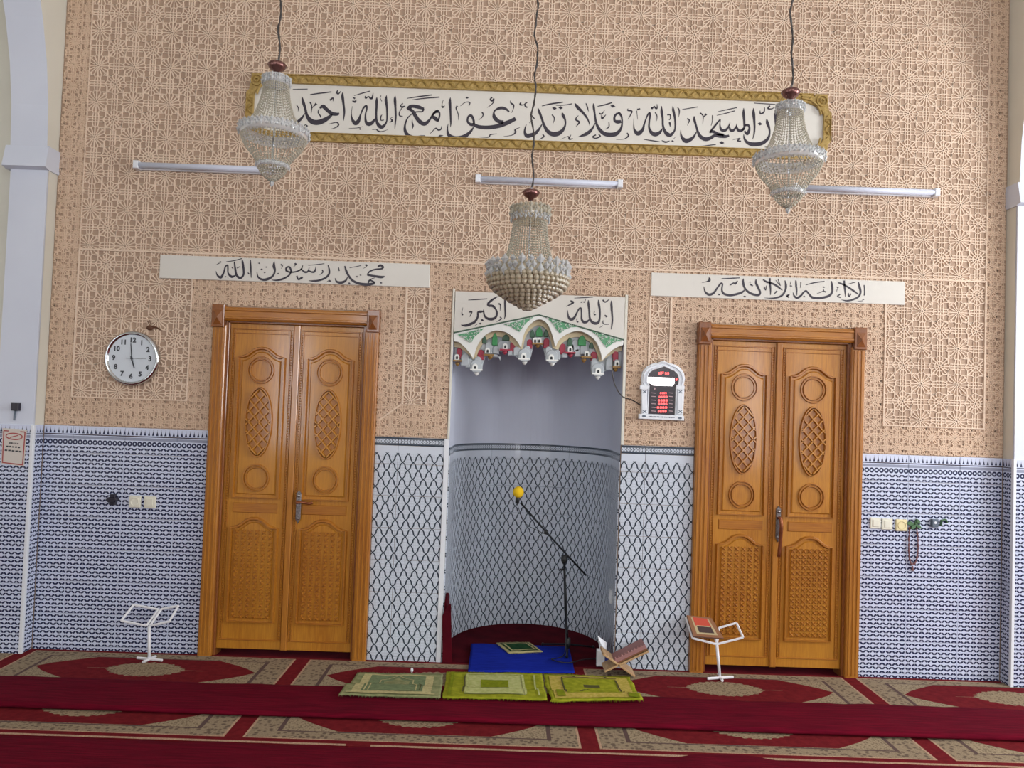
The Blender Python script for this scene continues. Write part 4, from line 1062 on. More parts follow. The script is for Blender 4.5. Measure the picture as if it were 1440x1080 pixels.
# ================================================================== WALL CLOCK
CX, CZ = -2.436, 1.888
ck = thing('wall_clock', 'round silver-rimmed wall clock showing two minutes to five', 'clock', (CX, 0, CZ-0.178))
b = MB(); b.lathe([(0.150, -0.030), (0.156, -0.043), (0.166, -0.046), (0.175, -0.038), (0.178, -0.020), (0.172, -0.005), (0.0, -0.005)], (CX, 0, CZ), 48, axis='y'); b.build('rim', 'chrome', ck, smooth=True)
b = MB(); b.lathe([(0.0, -0.034), (0.153, -0.034)], (CX, 0, CZ), 48, axis='y'); b.build('dial', 'clock_face', ck)
for k in range(1, 13):
    a = math.radians(90-30*k); glyphs(str(k), 0.043, CX+0.117*math.cos(a), CZ+0.117*math.sin(a), -0.0352, 'clock_ink', ck, 'numeral', 0.0018)
def hand(name, ang, l, tail, w, y):
    a = math.radians(90-ang); d = (math.cos(a), math.sin(a)); n = (-d[1], d[0]); b = MB()
    q = [(CX-d[0]*tail+n[0]*w/2, CZ-d[1]*tail+n[1]*w/2), (CX-d[0]*tail-n[0]*w/2, CZ-d[1]*tail-n[1]*w/2), (CX+d[0]*l-n[0]*w/3, CZ+d[1]*l-n[1]*w/3), (CX+d[0]*l+n[0]*w/3, CZ+d[1]*l+n[1]*w/3)]
    b.prism(q, y-0.0012, y); b.build(name, 'clock_ink', ck)
hand('minute_hand', 354, 0.096, 0.014, 0.0075, -0.037); hand('hour_hand', 162, 0.068, 0.014, 0.010, -0.0385); hand('second_hand', 90, 0.095, 0.036, 0.0022, -0.040)
b = MB(); b.lathe([(0.0, -0.044), (0.007, -0.043), (0.007, -0.034)], (CX, 0, CZ), 12, axis='y'); b.build('hub', 'clock_ink', ck)

# small brown thing above the clock
bx_, bz_ = wx(213, 461)
b = MB(); b.ball((bx_-0.004, -0.012, bz_-0.001), 0.022, sq=(1.1, 0.5, 0.75)); b.tube(smooth_line([(bx_+0.01, -0.012, bz_+0.006), (bx_+0.04, -0.010, bz_+0.002), (bx_+0.075, -0.008, bz_-0.020)], 4), [0.009, 0.008, 0.007, 0.006, 0.005, 0.004, 0.003, 0.0025, 0.002], 6)
b.tube([(bx_-0.006, -0.012, bz_+0.012), (bx_-0.026, -0.008, bz_+0.046)], 0.002, 5); b.tube([(bx_+0.004, -0.012, bz_+0.012), (bx_-0.012, -0.008, bz_+0.050)], 0.0018, 5)
tag(b.build('brown_insect', 'insect_brown', smooth=True), 'small dark brown tapering thing on the wall just above the clock', 'insect')

# ================================================================== LIT PRAYER-TIME DISPLAY
V = lambda x, y: wx(880+x/10.8, 500+y/10.8)
vx, vz = V(530, 985)
pd = thing('prayer_time_display', 'arch-shaped white display with glowing red and white rows', 'clock', (vx, 0, vz))
outer = [V(218, 890), V(228, 460), V(225, 330), V(245, 250), V(300, 175), V(390, 125), V(480, 110), V(560, 80), V(640, 115), V(740, 140), V(820, 195), V(870, 270), V(885, 360), V(860, 470), V(875, 530), V(855, 940)]
hole = [V(312, 885), V(335, 460), V(305, 400), V(310, 310), V(345, 250), V(400, 210), V(480, 190), V(565, 160), V(640, 195), V(720, 230), V(780, 290), V(800, 370), V(785, 440), V(750, 490), V(748, 560), V(735, 905)]
b = MB(); b.prism(outer[::-1], -0.030, -0.004, inset=0.004); b.build('housing', 'plastic_white', pd)
b = MB(); b.prism(hole[::-1], -0.033, -0.029); b.build('screen', 'led_black', pd)
b = MB(); b.bead_line(hole, 0.012, -0.042, -0.030); b.bead_line([p for p in offset(hole, 0.022)][1:-1], 0.010, -0.042, -0.030); b.build('arch_moulding', 'plastic_white', pd)
for x in (268, 805):
    b = MB(); p, q = V(x, 900), V(x-8 if x < 500 else x, 500); b.prism([(p[0]-0.019, p[1]), (p[0]+0.019, p[1]), (q[0]+0.019, q[1]), (q[0]-0.019, q[1])], -0.044, -0.028, inset=0.005)
    b.box(q[0]-0.026, q[0]+0.026, -0.048, -0.028, q[1]-0.006, q[1]+0.018); b.build('column', 'plastic_white', pd)
    for yy in (550, 850):
        b = MB(); p = V(x, yy); b.ribbon([(p[0]-0.012, p[1]-0.010), (p[0]+0.012, p[1]+0.010)], 0.005, -0.0447); b.ribbon([(p[0]-0.012, p[1]+0.010), (p[0]+0.012, p[1]-0.010)], 0.005, -0.0449)
        b.build('column_mark', 'plastic_grey', pd)
b = MB(); a, c, d, e = V(185, 885), V(860, 920), V(858, 988), V(182, 958)
b.prism([e, d, c, a], -0.052, -0.004, inset=0.003); b.build('plinth', 'plastic_white', pd)
b = MB()
for x, y in ((255, 918), (795, 948)): p = V(x, y); b.prism(arc(p[0], p[1], 0.013, 0.007, 0, 340, 12), -0.0535, -0.052)
for i in range(22): p = V(330+i*18, 923+i*0.9); b.ribbon([(p[0]-0.0025, p[1]-0.001), (p[0]+0.0025, p[1]+0.0015)], 0.004+0.002*(i % 3), -0.0535)
b.build('plinth_print', 'plastic_grey', pd)
# digits: seven-segment blocks
def seg_digit(b, cx, cz, w, h, which, y):
    t = w*0.24
    bars = {'a': ((-.5, .5), (.5, .5)), 'g': ((-.5, 0), (.5, 0)), 'd': ((-.5, -.5), (.5, -.5)), 'f': ((-.5, 0), (-.5, .5)), 'b': ((.5, 0), (.5, .5)), 'e': ((-.5, -.5), (-.5, 0)), 'c': ((.5, -.5), (.5, 0))}
    for k in which:
        (x0, z0), (x1, z1) = bars[k]; b.ribbon([(cx+x0*w, cz+z0*h), (cx+x1*w, cz+z1*h)], t, y)
b = MB(); p0, p1 = V(320, 395), V(720, 405)
b.prism([V(318, 330), V(720, 345), V(722, 420), V(690, 465), V(400, 455), V(318, 400)][::-1], -0.0345, -0.033)
b.build('bright_row', 'led_white', pd)
b = MB()
for x, y, w in ((490, 278, 26), (520, 270, 26), (548, 262, 14), (590, 278, 24), (625, 278, 24), (748, 365, 22)):
    p = V(x, y); seg_digit(b, p[0], p[1], w/10.8/216, 0.013, 'abcdg', -0.0343)
for i, (y, xa, xb) in enumerate(((572, 500, 605), (630, 480, 620), (682, 470, 620), (737, 470, 618), (790, 455, 615), (848, 465, 605))):
    nd = 4
    for k in range(nd):
        p = V(xa+(xb-xa)*(k+0.5)/nd, y); seg_digit(b, p[0], p[1], (xb-xa)/nd*0.62/10.8/216, 0.010, ('abcdefg', 'abgcd', 'acdfge', 'abcdfg')[(i+k) % 4], -0.0343)
b.build('red_rows', 'led_red', pd)
b = MB()
for y in (572, 625, 680, 735, 790, 845):
    for xa, xb in ((375, 445), (640, 695)):
        a = V(xa, y-5); c = V(xb, y); b.ribbon([a, c], 0.004, -0.0341)
p = V(425, 505); b.prism(arc(p[0], p[1], 0.004, 0.008, 0, 330, 10), -0.0345, -0.033)
b.build('row_print', 'led_dim', pd)
# its cable
pts = [P(862, 503, 0.02), P(861, 520, -0.012), P(863, 535, -0.012), P(868, 548, -0.012), P(876, 558, -0.010), P(888, 562, -0.010), P(898, 568, -0.012), P(903, 571, -0.015)]
pts = [(p.x, min(p.y, -0.009) if i else p.y, p.z) for i, p in enumerate(pts)]
b = MB(); b.tube(smooth_line(pts, 4), 0.0035, 6); tag(b.build('power_cable', 'wire'), 'thin dark cable running from the lit display to the niche', 'cable')

# ================================================================== SWITCHES AND SMALL WALL THINGS
def plate(px, py, w, h, m, name, label, cat, group=None, style='switch'):
    x, z = wx(px, py); t = thing(name, label, cat, (x, 0, z-h/2), group)
    b = MB(); b.bbox(x-w/2, x+w/2, -0.020, -0.0075, z-h/2, z+h/2, 0.003); b.build('face_plate', m, t)
    b = MB()
    if style == 'switch': b.bbox(x-w*0.28, x+w*0.28, -0.025, -0.019, z-h*0.32, z+h*0.32, 0.002)
    else: b.lathe([(0.0, -0.0195), (w*0.30, -0.0195), (w*0.34, -0.024), (w*0.38, -0.019)], (x, 0, z), 18, axis='y')
    b.build('rocker' if style == 'switch' else 'socket_ring', m, t)
    return t
plate(191.5, 705, 0.074, 0.076, 'plastic_cream', 'wall_socket', 'white wall socket nearest the dark plug on the tiles', 'socket', 'white plates by the first door', 'socket')
plate(212.5, 706, 0.074, 0.076, 'plastic_cream', 'light_switch', 'white light switch beside the first door, next to a socket', 'switch', 'white plates by the first door')
plate(1229.5, 735, 0.068, 0.070, 'plastic_cream', 'light_switch', 'white light switch closest to the casing of the second door', 'switch', 'plates by the second door')
plate(1246, 736.5, 0.068, 0.070, 'plastic_cream', 'light_switch', 'white light switch in the middle of three wall plates', 'switch', 'plates by the second door')
plate(1266, 738, 0.072, 0.074, 'plastic_yellowed', 'wall_socket', 'yellowed wall socket beside the hanging prayer beads', 'socket', 'plates by the second door', 'socket')
x, z = wx(161, 702)
t = thing('dark_plug', 'dark plug box sticking out of the tiles left of the sockets', 'plug', (x, 0, z-0.04))
b = MB(); b.prism([(x-0.035, z), (x-0.02, z-0.018), (x+0.02, z-0.018), (x+0.035, z), (x+0.028, z+0.014), (x-0.028, z+0.014)], -0.045, -0.0075, inset=0.005); b.build('plug_body', 'plastic_black', t)
b = MB(); b.bbox(x-0.018, x+0.018, -0.03, -0.0075, z+0.012, z+0.034, 0.004); b.bbox(x-0.020, x+0.020, -0.03, -0.0075, z-0.034, z-0.016, 0.004); b.build('plug_clip', 'plastic_black', t)
x, z = wx(1312, 735)
t = thing('grey_box', 'small grey box on the tiles right of the prayer beads', 'box', (x, 0, z-0.03)); b = MB(); b.bbox(x-0.021, x+0.021, -0.03, -0.0075, z-0.026, z+0.026, 0.004); b.build('case', 'plastic_grey', t); b = MB(); b.lathe([(0.0, -0.033), (0.008, -0.032), (0.009, -0.029)], (x, 0, z+0.004), 12, axis='y'); b.build('knob', 'plastic_white', t)
x, z = wx(1326, 735)
t = thing('green_clip', 'pale green clip on the tiles beside the small grey box', 'clip', (x, 0, z-0.02)); b = MB(); b.bead_line([(x-0.02, z-0.02), (x-0.018, z+0.016), (x+0.012, z+0.022), (x+0.02, z+0.004)], 0.012, -0.022, -0.0075); b.build('hook', 'leaf_green', t)
# prayer beads hanging from a leafy hook
hx, hz = wx(1283, 737)
t = thing('leaf_hook', 'green leaf-shaped hook from which brown prayer beads hang', 'hook', (hx, 0, hz-0.04))
for i, (a, c, rr) in enumerate(((-0.022, 0.006, 0.028), (0.016, 0.010, 0.022), (0.030, -0.012, 0.022), (-0.006, -0.014, 0.024), (0.024, 0.022, 0.018))):
    b = MB(); an = i*1.3; d = (math.cos(an), math.sin(an)); n_ = (-d[1], d[0])
    o = [(hx+a+d[0]*rr, hz+c+d[1]*rr), (hx+a+n_[0]*rr*0.55, hz+c+n_[1]*rr*0.55), (hx+a-d[0]*rr, hz+c-d[1]*rr), (hx+a-n_[0]*rr*0.55, hz+c-n_[1]*rr*0.55)]
    b.prism(o, -0.022-0.003*i, -0.009); b.build('leaf', 'leaf_green', t)
line = smooth_line([wx(1277, 742)+(0,), wx(1276, 765)+(0,), wx(1277, 785)+(0,), wx(1281, 793)+(0,), wx(1287, 786)+(0,), wx(1289, 765)+(0,), wx(1287, 742)+(0,)], 10)
t = thing('prayer_beads', 'brown string of prayer beads hanging on the tiles', 'beads', (hx, 0, hz-0.28))
b = MB()
for i, (x, z, _) in enumerate(line): b.ball((x, -0.018, z), 0.0058 if i % 7 else 0.0085, 6)
tag(b.build('bead_string', 'bead_brown', t), 'strung round brown beads', kind='stuff')
b = MB(); p = wx(1281, 795); b.tube([(p[0], -0.018, p[1]), (p[0]+0.004, -0.016, p[1]-0.03)], [0.004, 0.009], 8); b.build('tassel', 'bead_brown', t)

# left pilaster: black box and printed notice
YN = -PD-0.0075
def Q(px, py): p = P(px, py, YN); return (p.x, p.z)
x, z = Q(24, 572); 
p = P(24, 572, -PD); x, z = p.x, p.z
t = thing('black_switch_box', 'small black switch box on the white pilaster above the notice', 'switch', (x, -PD, z-0.03))
b = MB(); b.bbox(x-0.024, x+0.024, -PD-0.028, -PD, z-0.024, z+0.024, 0.004); b.build('case', 'plastic_black', t)
b = MB(); b.tube([(x-0.004, -PD-0.008, z-0.024), (x-0.008, -PD-0.006, z-0.05), (x-0.010, -PD-0.005, z-0.085)], 0.006, 6); b.build('cable', 'plastic_grey', t)
c0, c1, c2, c3 = Q(2, 652), Q(34, 656), Q(38, 604), Q(4, 602)
t = thing('notice_sheet', 'paper notice with red border and crossed red oval on the tiled pilaster', 'notice', (c0[0], YN, c0[1]))
def bil(u, v): return tuple((c0[i]*(1-u)+c1[i]*u)*(1-v)+(c3[i]*(1-u)+c2[i]*u)*v for i in (0, 1))
b = MB(); b.prism([bil(0, 0), bil(1, 0), bil(1, 1), bil(0, 1)], YN-0.003, YN); b.build('sheet', 'paper', t)
b = MB()
for q in (((.06, .06), (.06, .93)), ((.94, .06), (.94, .93)), ((.06, .93), (.26, .93)), ((.74, .93), (.94, .93)), ((.04, .04), (.96, .04))): b.ribbon([bil(*q[0]), bil(*q[1])], 0.007, YN-0.0036)
e = [bil(.5+.34*math.cos(a), .79+.085*math.sin(a)) for a in [2*PI*i/24 for i in range(24)]]
b.ribbon(e, 0.007, YN-0.0036, closed=True); b.ribbon([bil(.32, .75), bil(.68, .83)], 0.006, YN-0.0038); b.build('red_print', 'paper_red', t)
b = MB()
for v, u0, u1 in ((.60, .3, .72), (.50, .18, .8), (.39, .12, .88)):
    for k in range(5): b.ribbon([bil(u0+(u1-u0)*k/5+.01, v), bil(u0+(u1-u0)*(k+.8)/5, v+.006*(k % 2))], 0.009, YN-0.0036)
b.build('text_lines', 'paper_ink', t)
# white socket on the niche jamb
b = MB(); p = P(858, 838, 0.18); b.bbox(0, 0.05, 0, 0.01, 0, 0.07, 0.002)
b = MB(); b.box(NX1-0.018, NX1-0.007, 0.15, 0.20, p.z-0.045, p.z+0.045); b.box(NX1-0.023, NX1-0.017, 0.16, 0.19, p.z-0.02, p.z+0.02)
tag(b.build('jamb_socket', 'plastic_white'), 'small white socket on the shaded side wall of the niche', 'socket')

# ================================================================== CHANDELIERS
def interp(prof, t):
    t *= len(prof)-1; i = min(int(t), len(prof)-2); f = t-i
    return tuple(prof[i][k]+(prof[i+1][k]-prof[i][k])*f for k in (0, 1))
def strand_set(c, prof, n, m, step, r, name, label, parent, phase=0.0):
    prof = smooth_line(prof, 6) if len(prof) > 2 else prof
    L = sum(math.hypot(prof[i+1][0]-prof[i][0], prof[i+1][1]-prof[i][1]) for i in range(len(prof)-1)); nb = max(3, int(L/step))
    b = MB()
    for k in range(n):
        a = 2*PI*(k+phase)/n
        for j in range(nb+1):
            rr, h = interp(prof, j/nb); sz = r*(0.85+0.3*random.random())
            b.octa((c[0]+rr*math.cos(a), c[1]+rr*math.sin(a), c[2]+h), sz, sz*1.2)
    return tag(b.build(name, m, parent), label, kind='stuff')
def hanging_wire(c, z0, name, parent):
    b = MB(); pts = []
    z = z0; i = 0
    while z < ROOMZ:
        pts.append((c[0]+0.008*math.sin(i*2.1)+0.006*math.sin(i*0.9), c[1]+0.006*math.cos(i*1.7), z)); z += 0.075; i += 1
    pts.append((c[0], c[1], ROOMZ))
    b.tube(smooth_line(pts, 3), 0.0042, 5)
    pts2 = [(x+0.005*math.sin(i*1.1), y+0.005*math.cos(i*1.1), z) for i, (x, y, z) in enumerate(smooth_line(pts, 4))]
    b.tube(pts2, 0.003, 4); b.build(name, 'wire', parent)
def ornament(c, a, r, z, s, m, parent, name='crystal_ornament'):   # a bow of crystal: big drop, two side lobes, small drop beneath
    ca, sa = math.cos(a), math.sin(a); b = MB()
    def pt(t, h, o=0.0): return (c[0]+(r+o)*ca - t*sa, c[1]+(r+o)*sa + t*ca, c[2]+z+h)
    b.octa(pt(0, 0.40*s, 0.004), 0.26*s, 0.34*s); b.octa(pt(0, -0.25*s, 0.006), 0.22*s, 0.42*s)
    for sg in (-1, 1):
        b.octa(pt(sg*0.42*s, 0.05*s), 0.20*s, 0.26*s); b.octa(pt(sg*0.62*s, 0.42*s), 0.15*s, 0.22*s); b.octa(pt(sg*0.60*s, -0.30*s), 0.15*s, 0.20*s)
    return b.build(name, m, parent)
def chandelier(c, label, kind):
    t = thing('chandelier', label, 'chandelier', c, 'crystal chandeliers')
    z0 = 0.0
    b = MB(); b.lathe([(0.0, 0.0), (0.040, -0.004), (0.048, -0.014), (0.036, -0.034), (0.016, -0.046), (0.014, -0.056), (0.0, -0.058)], c, 16); b.build('ceiling_cup', 'cup_metal', t, smooth=True)
    b = MB(); b.lathe([(0.0, 0.012), (0.014, 0.010), (0.016, 0.0), (0.0, -0.002)], c, 10); b.build('cup_cap', 'chrome', t, smooth=True)
    hanging_wire((c[0], c[1]), c[2], 'suspension_wire', t)
    if kind == 'side':
        rc, zc, rr, zr = 0.060, -0.118, 0.158, -0.335
        b = MB(); b.tube([(c[0], c[1], c[2]-0.05), (c[0], c[1], c[2]-0.55)], 0.006, 6); b.build('stem', 'chrome', t)
        b = MB(); b.lathe([(rc, zc+0.046), (rc+0.004, zc+0.03), (rc+0.002, zc), (rc-0.006, zc)], c, 24); b.build('crown_ring', 'crystal_clear', t, smooth=True)
        for k in range(12): ornament(c, 2*PI*k/12, rc+0.004, zc+0.022, 0.034, 'crystal_clear', t, 'crown_crystal')
        strand_set(c, [(rc, zc), (rc+0.010, zc-0.07), (rc+0.035, zc-0.15), (rr-0.025, zr+0.005)], 40, 'crystal', 0.0125, 0.0050, 'upper_strands', 'strings of clear beads from crown to rim', t)
        b = MB(); b.lathe([(rr-0.012, zr+0.008), (rr+0.004, zr), (rr+0.010, zr-0.02), (rr+0.002, zr-0.045), (rr-0.012, zr-0.05)], c, 36); b.build('rim_band', 'crystal_clear', t, smooth=True)
        for k in range(22): ornament(c, 2*PI*(k+.3)/22, rr+0.008, zr-0.018, 0.036, 'crystal_clear', t, 'rim_crystal')
        strand_set(c, [(rr, zr-0.05), (rr-0.022, zr-0.095), (rr-0.062, zr-0.145), (0.072, zr-0.185)], 46, 'crystal', 0.0120, 0.0050, 'lower_strands', 'strings of clear beads forming the bowl', t)
        b = MB(); b.lathe([(0.074, zr-0.178), (0.080, zr-0.186), (0.074, zr-0.200), (0.066, zr-0.200)], c, 24); b.build('lower_ring', 'crystal_clear', t, smooth=True)
        for k in range(14): ornament(c, 2*PI*(k+.3)/14, 0.078, zr-0.190, 0.018, 'crystal_clear', t, 'ring_crystal')
        strand_set(c, [(0.070, zr-0.200), (0.058, zr-0.222), (0.036, zr-0.246), (0.012, zr-0.262)], 24, 'crystal', 0.0110, 0.0050, 'bottom_strands', 'short bead strings closing the bowl', t)
        b = MB(); b.octa((c[0], c[1], c[2]+zr-0.276), 0.014, 0.020); b.build('finial', 'crystal_clear', t)
    else:
        b = MB(); b.tube([(c[0], c[1], c[2]-0.05), (c[0], c[1], c[2]-0.5)], 0.006, 6); b.build('stem', 'chrome', t)
        rc, zc, rr, zr = 0.090, -0.172, 0.198, -0.415
        b = MB(); b.lathe([(rc, zc+0.085), (rc+0.006, zc+0.04), (rc+0.002, zc), (rc-0.008, zc)], c, 24); b.build('crown_ring', 'crystal_warm', t, smooth=True)
        for k in range(12):
            ornament(c, 2*PI*k/12, rc+0.008, zc+0.055, 0.046, 'crystal', t, 'crown_crystal'); ornament(c, 2*PI*(k+.5)/12, rc+0.006, zc+0.020, 0.036, 'crystal_clear', t, 'crown_crystal')
        strand_set(c, [(rc-0.004, zc), (rc+0.006, zc-0.08), (rc+0.022, zc-0.16), (rc+0.050, zr+0.005)], 44, 'crystal', 0.0130, 0.0055, 'upper_strands', 'strings of clear beads from crown to rim', t)
        b = MB(); b.lathe([(rr-0.055, zr+0.020), (rr-0.014, zr+0.012), (rr+0.004, zr-0.010), (rr+0.004, zr-0.055), (rr-0.02, zr-0.062)], c, 36); b.build('rim_band', 'crystal_warm', t, smooth=True)
        for k in range(14):
            ornament(c, 2*PI*(k+.1)/14, rr+0.008, zr-0.018, 0.080, 'crystal_clear', t, 'rim_crystal'); ornament(c, 2*PI*(k+.6)/14, rr+0.004, zr-0.024, 0.050, 'crystal', t, 'rim_crystal')
        # bowl: overlapping rows of fat beads
        b = MB()
        for j, (r, z) in enumerate(((0.206, zr-0.055), (0.203, zr-0.078), (0.192, zr-0.099), (0.172, zr-0.118), (0.148, zr-0.135), (0.121, zr-0.152), (0.094, zr-0.168), (0.067, zr-0.183), (0.042, zr-0.197), (0.018, zr-0.208))):
            nb = max(6, int(2*PI*r/0.029))
            for k in range(nb):
                a = 2*PI*(k+0.5*(j % 2))/nb; b.ball((c[0]+r*math.cos(a), c[1]+r*math.sin(a), c[2]+z), 0.0155, 8)
        tag(b.build('bead_bowl', 'crystal_warm', t), 'overlapping rows of fat glass beads forming the bowl', kind='stuff')
    return t
pL, pC, pR = P(390, 88, -1.2), P(747, 267, -1.0), P(1112, 126, -1.2)
chandelier((pL.x, pL.y, pL.z), 'crystal chandelier hanging before the left end of the gold banner', 'side')
chandelier((pC.x, pC.y, pC.z), 'crystal chandelier hanging lowest, just above the niche', 'centre')
chandelier((pR.x, pR.y, pR.z), 'crystal chandelier hanging before the right end of the gold banner', 'side')

# ================================================================== FLOOR COVERINGS
def slab(b, out, z0, z1, mi=0):        # outline (x,y) extruded upward
    n = len(out); ar = sum(out[i][0]*out[(i+1) % n][1]-out[(i+1) % n][0]*out[i][1] for i in range(n))
    if ar < 0: out = out[::-1]
    b.add([(x, y, z1) for x, y in out]+[(x, y, z0) for x, y in out], [tuple(range(n))]+[(i+n, (i+1) % n+n, (i+1) % n, i) for i in range(n)], mi)
CX0, CX1 = -3.9, 4.3
def carpet_row(y_near, y_far, x_div, label, yc, h, light_gap=None):
    """a roll of woven prayer carpet: panels 1.74 wide with a red hexagon, medallion and beige frame"""
    t = thing('prayer_carpet', label, 'carpet', ((CX0+CX1)/2, yc, 0.0))
    b = MB(); b.box(CX0, CX1, y_near, y_far, 0.0005, 0.007); b.build('pile_ground', 'carpet_red', t)
    pitch = 1.742; z = 0.007
    def piece(name, m, out, z1):
        b = MB(); slab(b, out, z, z1); b.build(name, m, t)
    for k in range(-2, 4):
        a = x_div+k*pitch+0.045; c = x_div+(k+1)*pitch-0.045
        if c < CX0 or a > CX1: continue
        mid = (a+c)/2; hb = h-0.055          # half depth of the framed field
        def R(name, m, x0, x1, y0, y1, zz):
            x0, x1 = max(x0, CX0), min(x1, CX1)
            if x1 > x0: piece(name, m, [(x0, y0), (x1, y0), (x1, y1), (x0, y1)], zz)
        R('pale_frame', 'carpet_line', a, c, yc-hb, yc+hb, z+0.0006)
        R('motif_border', 'carpet_border', a+0.012, c-0.012, yc-hb+0.008, yc+hb-0.008, z+0.0012)
        fx = 0.165
        R('dark_line', 'carpet_dark', a+fx-0.022, c-fx+0.022, yc-hb+0.080, yc+hb-0.080, z+0.0018)
        R('beige_field', 'carpet_beige', a+fx, c-fx, yc-hb+0.090, yc+hb-0.090, z+0.0024)
        if mid < CX0+0.9 or mid > CX1-0.9: continue
        hy = hb-0.092; hx = (c-a)/2-fx-0.005
        out = [(mid-hx, yc)]+[(mid-hx+hx*0.42*s_, yc+hy*(s_**0.75)) for s_ in (0.25, 0.5, 0.75, 1.0)]+[(mid+hx-hx*0.42*s_, yc+hy*(s_**0.75)) for s_ in (1.0, 0.75, 0.5, 0.25)]+[(mid+hx, yc)]
        out += [(x, 2*yc-y) for x, y in out[-2:0:-1]]
        piece('red_hexagon', 'carpet_red', out, z+0.0030)
        med = []
        for i in range(160):
            q = 2*PI*i/160; w_ = 1+0.075*abs(math.sin(11*q))+0.04*math.sin(33*q)
            r_ = 0.30 if math.cos(q*2) > 0.9985 else 0.0
            med.append((mid+(0.218*w_)*math.cos(q)+(math.copysign(0.13, math.cos(q)) if abs(math.sin(q)) < 0.02 else 0), yc+0.112*w_*math.sin(q)*abs(math.sin(q))**0.35))
        piece('medallion', 'carpet_medal', med, z+0.0036)
    # pale selvedge line on the near edge, broken where the roll is joined
    spans = [(CX0, CX1)]
    for g0, g1 in (light_gap or []): spans = [q for a, c in spans for q in ((a, g0), (g1, c))]
    for a, c in spans:
        n = int((c-a)/0.12); lo = [(a+(c-a)*i/n, y_near+0.003+0.003*(i % 2)) for i in range(n+1)]
        piece('selvedge', 'carpet_line', lo+[(c, y_near+0.022), (a, y_near+0.022)], z+0.0008)
    return t
carpet_row(-0.612, -0.010, -1.245, 'patterned red and beige prayer carpet running along the wall', -0.325, 0.335)
carpet_row(-1.262, -0.618, -1.277, 'patterned prayer carpet between the two plain maroon runners', -0.912, 0.345, light_gap=[(-0.72, -0.60)])

def runner(y_near, y_far, hgt, label, seed, edge=None, x0=-3.9, x1=4.3):
    """plain maroon runner, thick, with a rolled front edge and creases"""
    b = MB(); nx = 220; prof = [(0.045, 0.0), (0.0, 0.42), (0.012, 0.85), (0.06, 1.0), (0.30, 0.93), (0.62, 0.86), (0.90, 0.66), (0.975, 0.45), (1.0, 0.2)]
    for i in range(nx+1):
        x = x0+(x1-x0)*i/nx
        cr_ = mnoise.noise(Vector((x*1.7, seed, 0)))*0.010; e = edge(x) if edge else 0.0
        for j, (f, hh) in enumerate(prof):
            y = y_near+(y_far+e-y_near)*f + (cr_ if 0 < j < 8 else cr_*0.6)
            w = mnoise.noise(Vector((x*6.0, f*2.5, seed)))*0.006 + mnoise.noise(Vector((x*1.2, f*9, seed+3)))*0.005
            b.v.append((x, y, 0.0114+max(0.0, hgt*hh + (w if j > 1 else 0))))
    m = len(prof)
    b.f = [(i*m+j, (i+1)*m+j, (i+1)*m+j+1, i*m+j+1) for i in range(nx) for j in range(m-1)]; b.mi = [0]*len(b.f)
    return tag(b.build('maroon_runner', 'maroon', smooth=True), label, 'carpet runner', 'plain maroon runners')
runner(-0.975, -0.530, 0.030, 'long plain maroon runner crossed by the near edges of the green rugs', 2.0)
runner(-2.10, -1.292, 0.030, 'plain maroon runner lying nearest the viewer, at the bottom', 7.0, edge=lambda x: 0.05*math.exp(-((x-1.17)/0.16)**2)+0.03*math.exp(-((x-1.0)/0.1)**2))

# maroon carpet inside the niche, its side turned up against the jamb
b = MB()
out = [(NX0+0.012, -0.005)] + [(NX0+0.012+(x-NX0)*0.975, y-0.012 if y > 0.1 else y) for x, y in NP[1:-1]] + [(NX1-0.014, -0.005)]
slab(b, out, 0.0005, 0.010)
nic = tag(b.build('niche_carpet', 'maroon_dark'), 'dark maroon carpet lining the niche floor, one side turned up', 'carpet')
b = MB()
fr = [P(622, 941, -0.03), P(622, 866, -0.03), P(628, 854, -0.03), P(634, 849, -0.03), P(635, 942, -0.03)]
b.prism([(p.x, max(p.z, 0.011)) for p in fr][::-1], -0.030, -0.0135)
xa, xb_ = NX0+0.012, NX0+0.032
for (ya, za, yb, zb_) in ((-0.0135, 0.385, 0.10, 0.425), (0.10, 0.425, 0.20, 0.40), (0.20, 0.40, 0.40, 0.22)):
    b.add([(xa, ya, 0.011), (xa, yb, 0.011), (xa, yb, zb_), (xa, ya, za), (xb_, ya, 0.011), (xb_, yb, 0.011), (xb_-0.008, yb, zb_), (xb_-0.008, ya, za)],
          [(0, 1, 2, 3), (7, 6, 5, 4), (3, 2, 6, 7), (0, 3, 7, 4), (1, 5, 6, 2)])
b.build('turned_up_side', 'maroon_dark', nic)

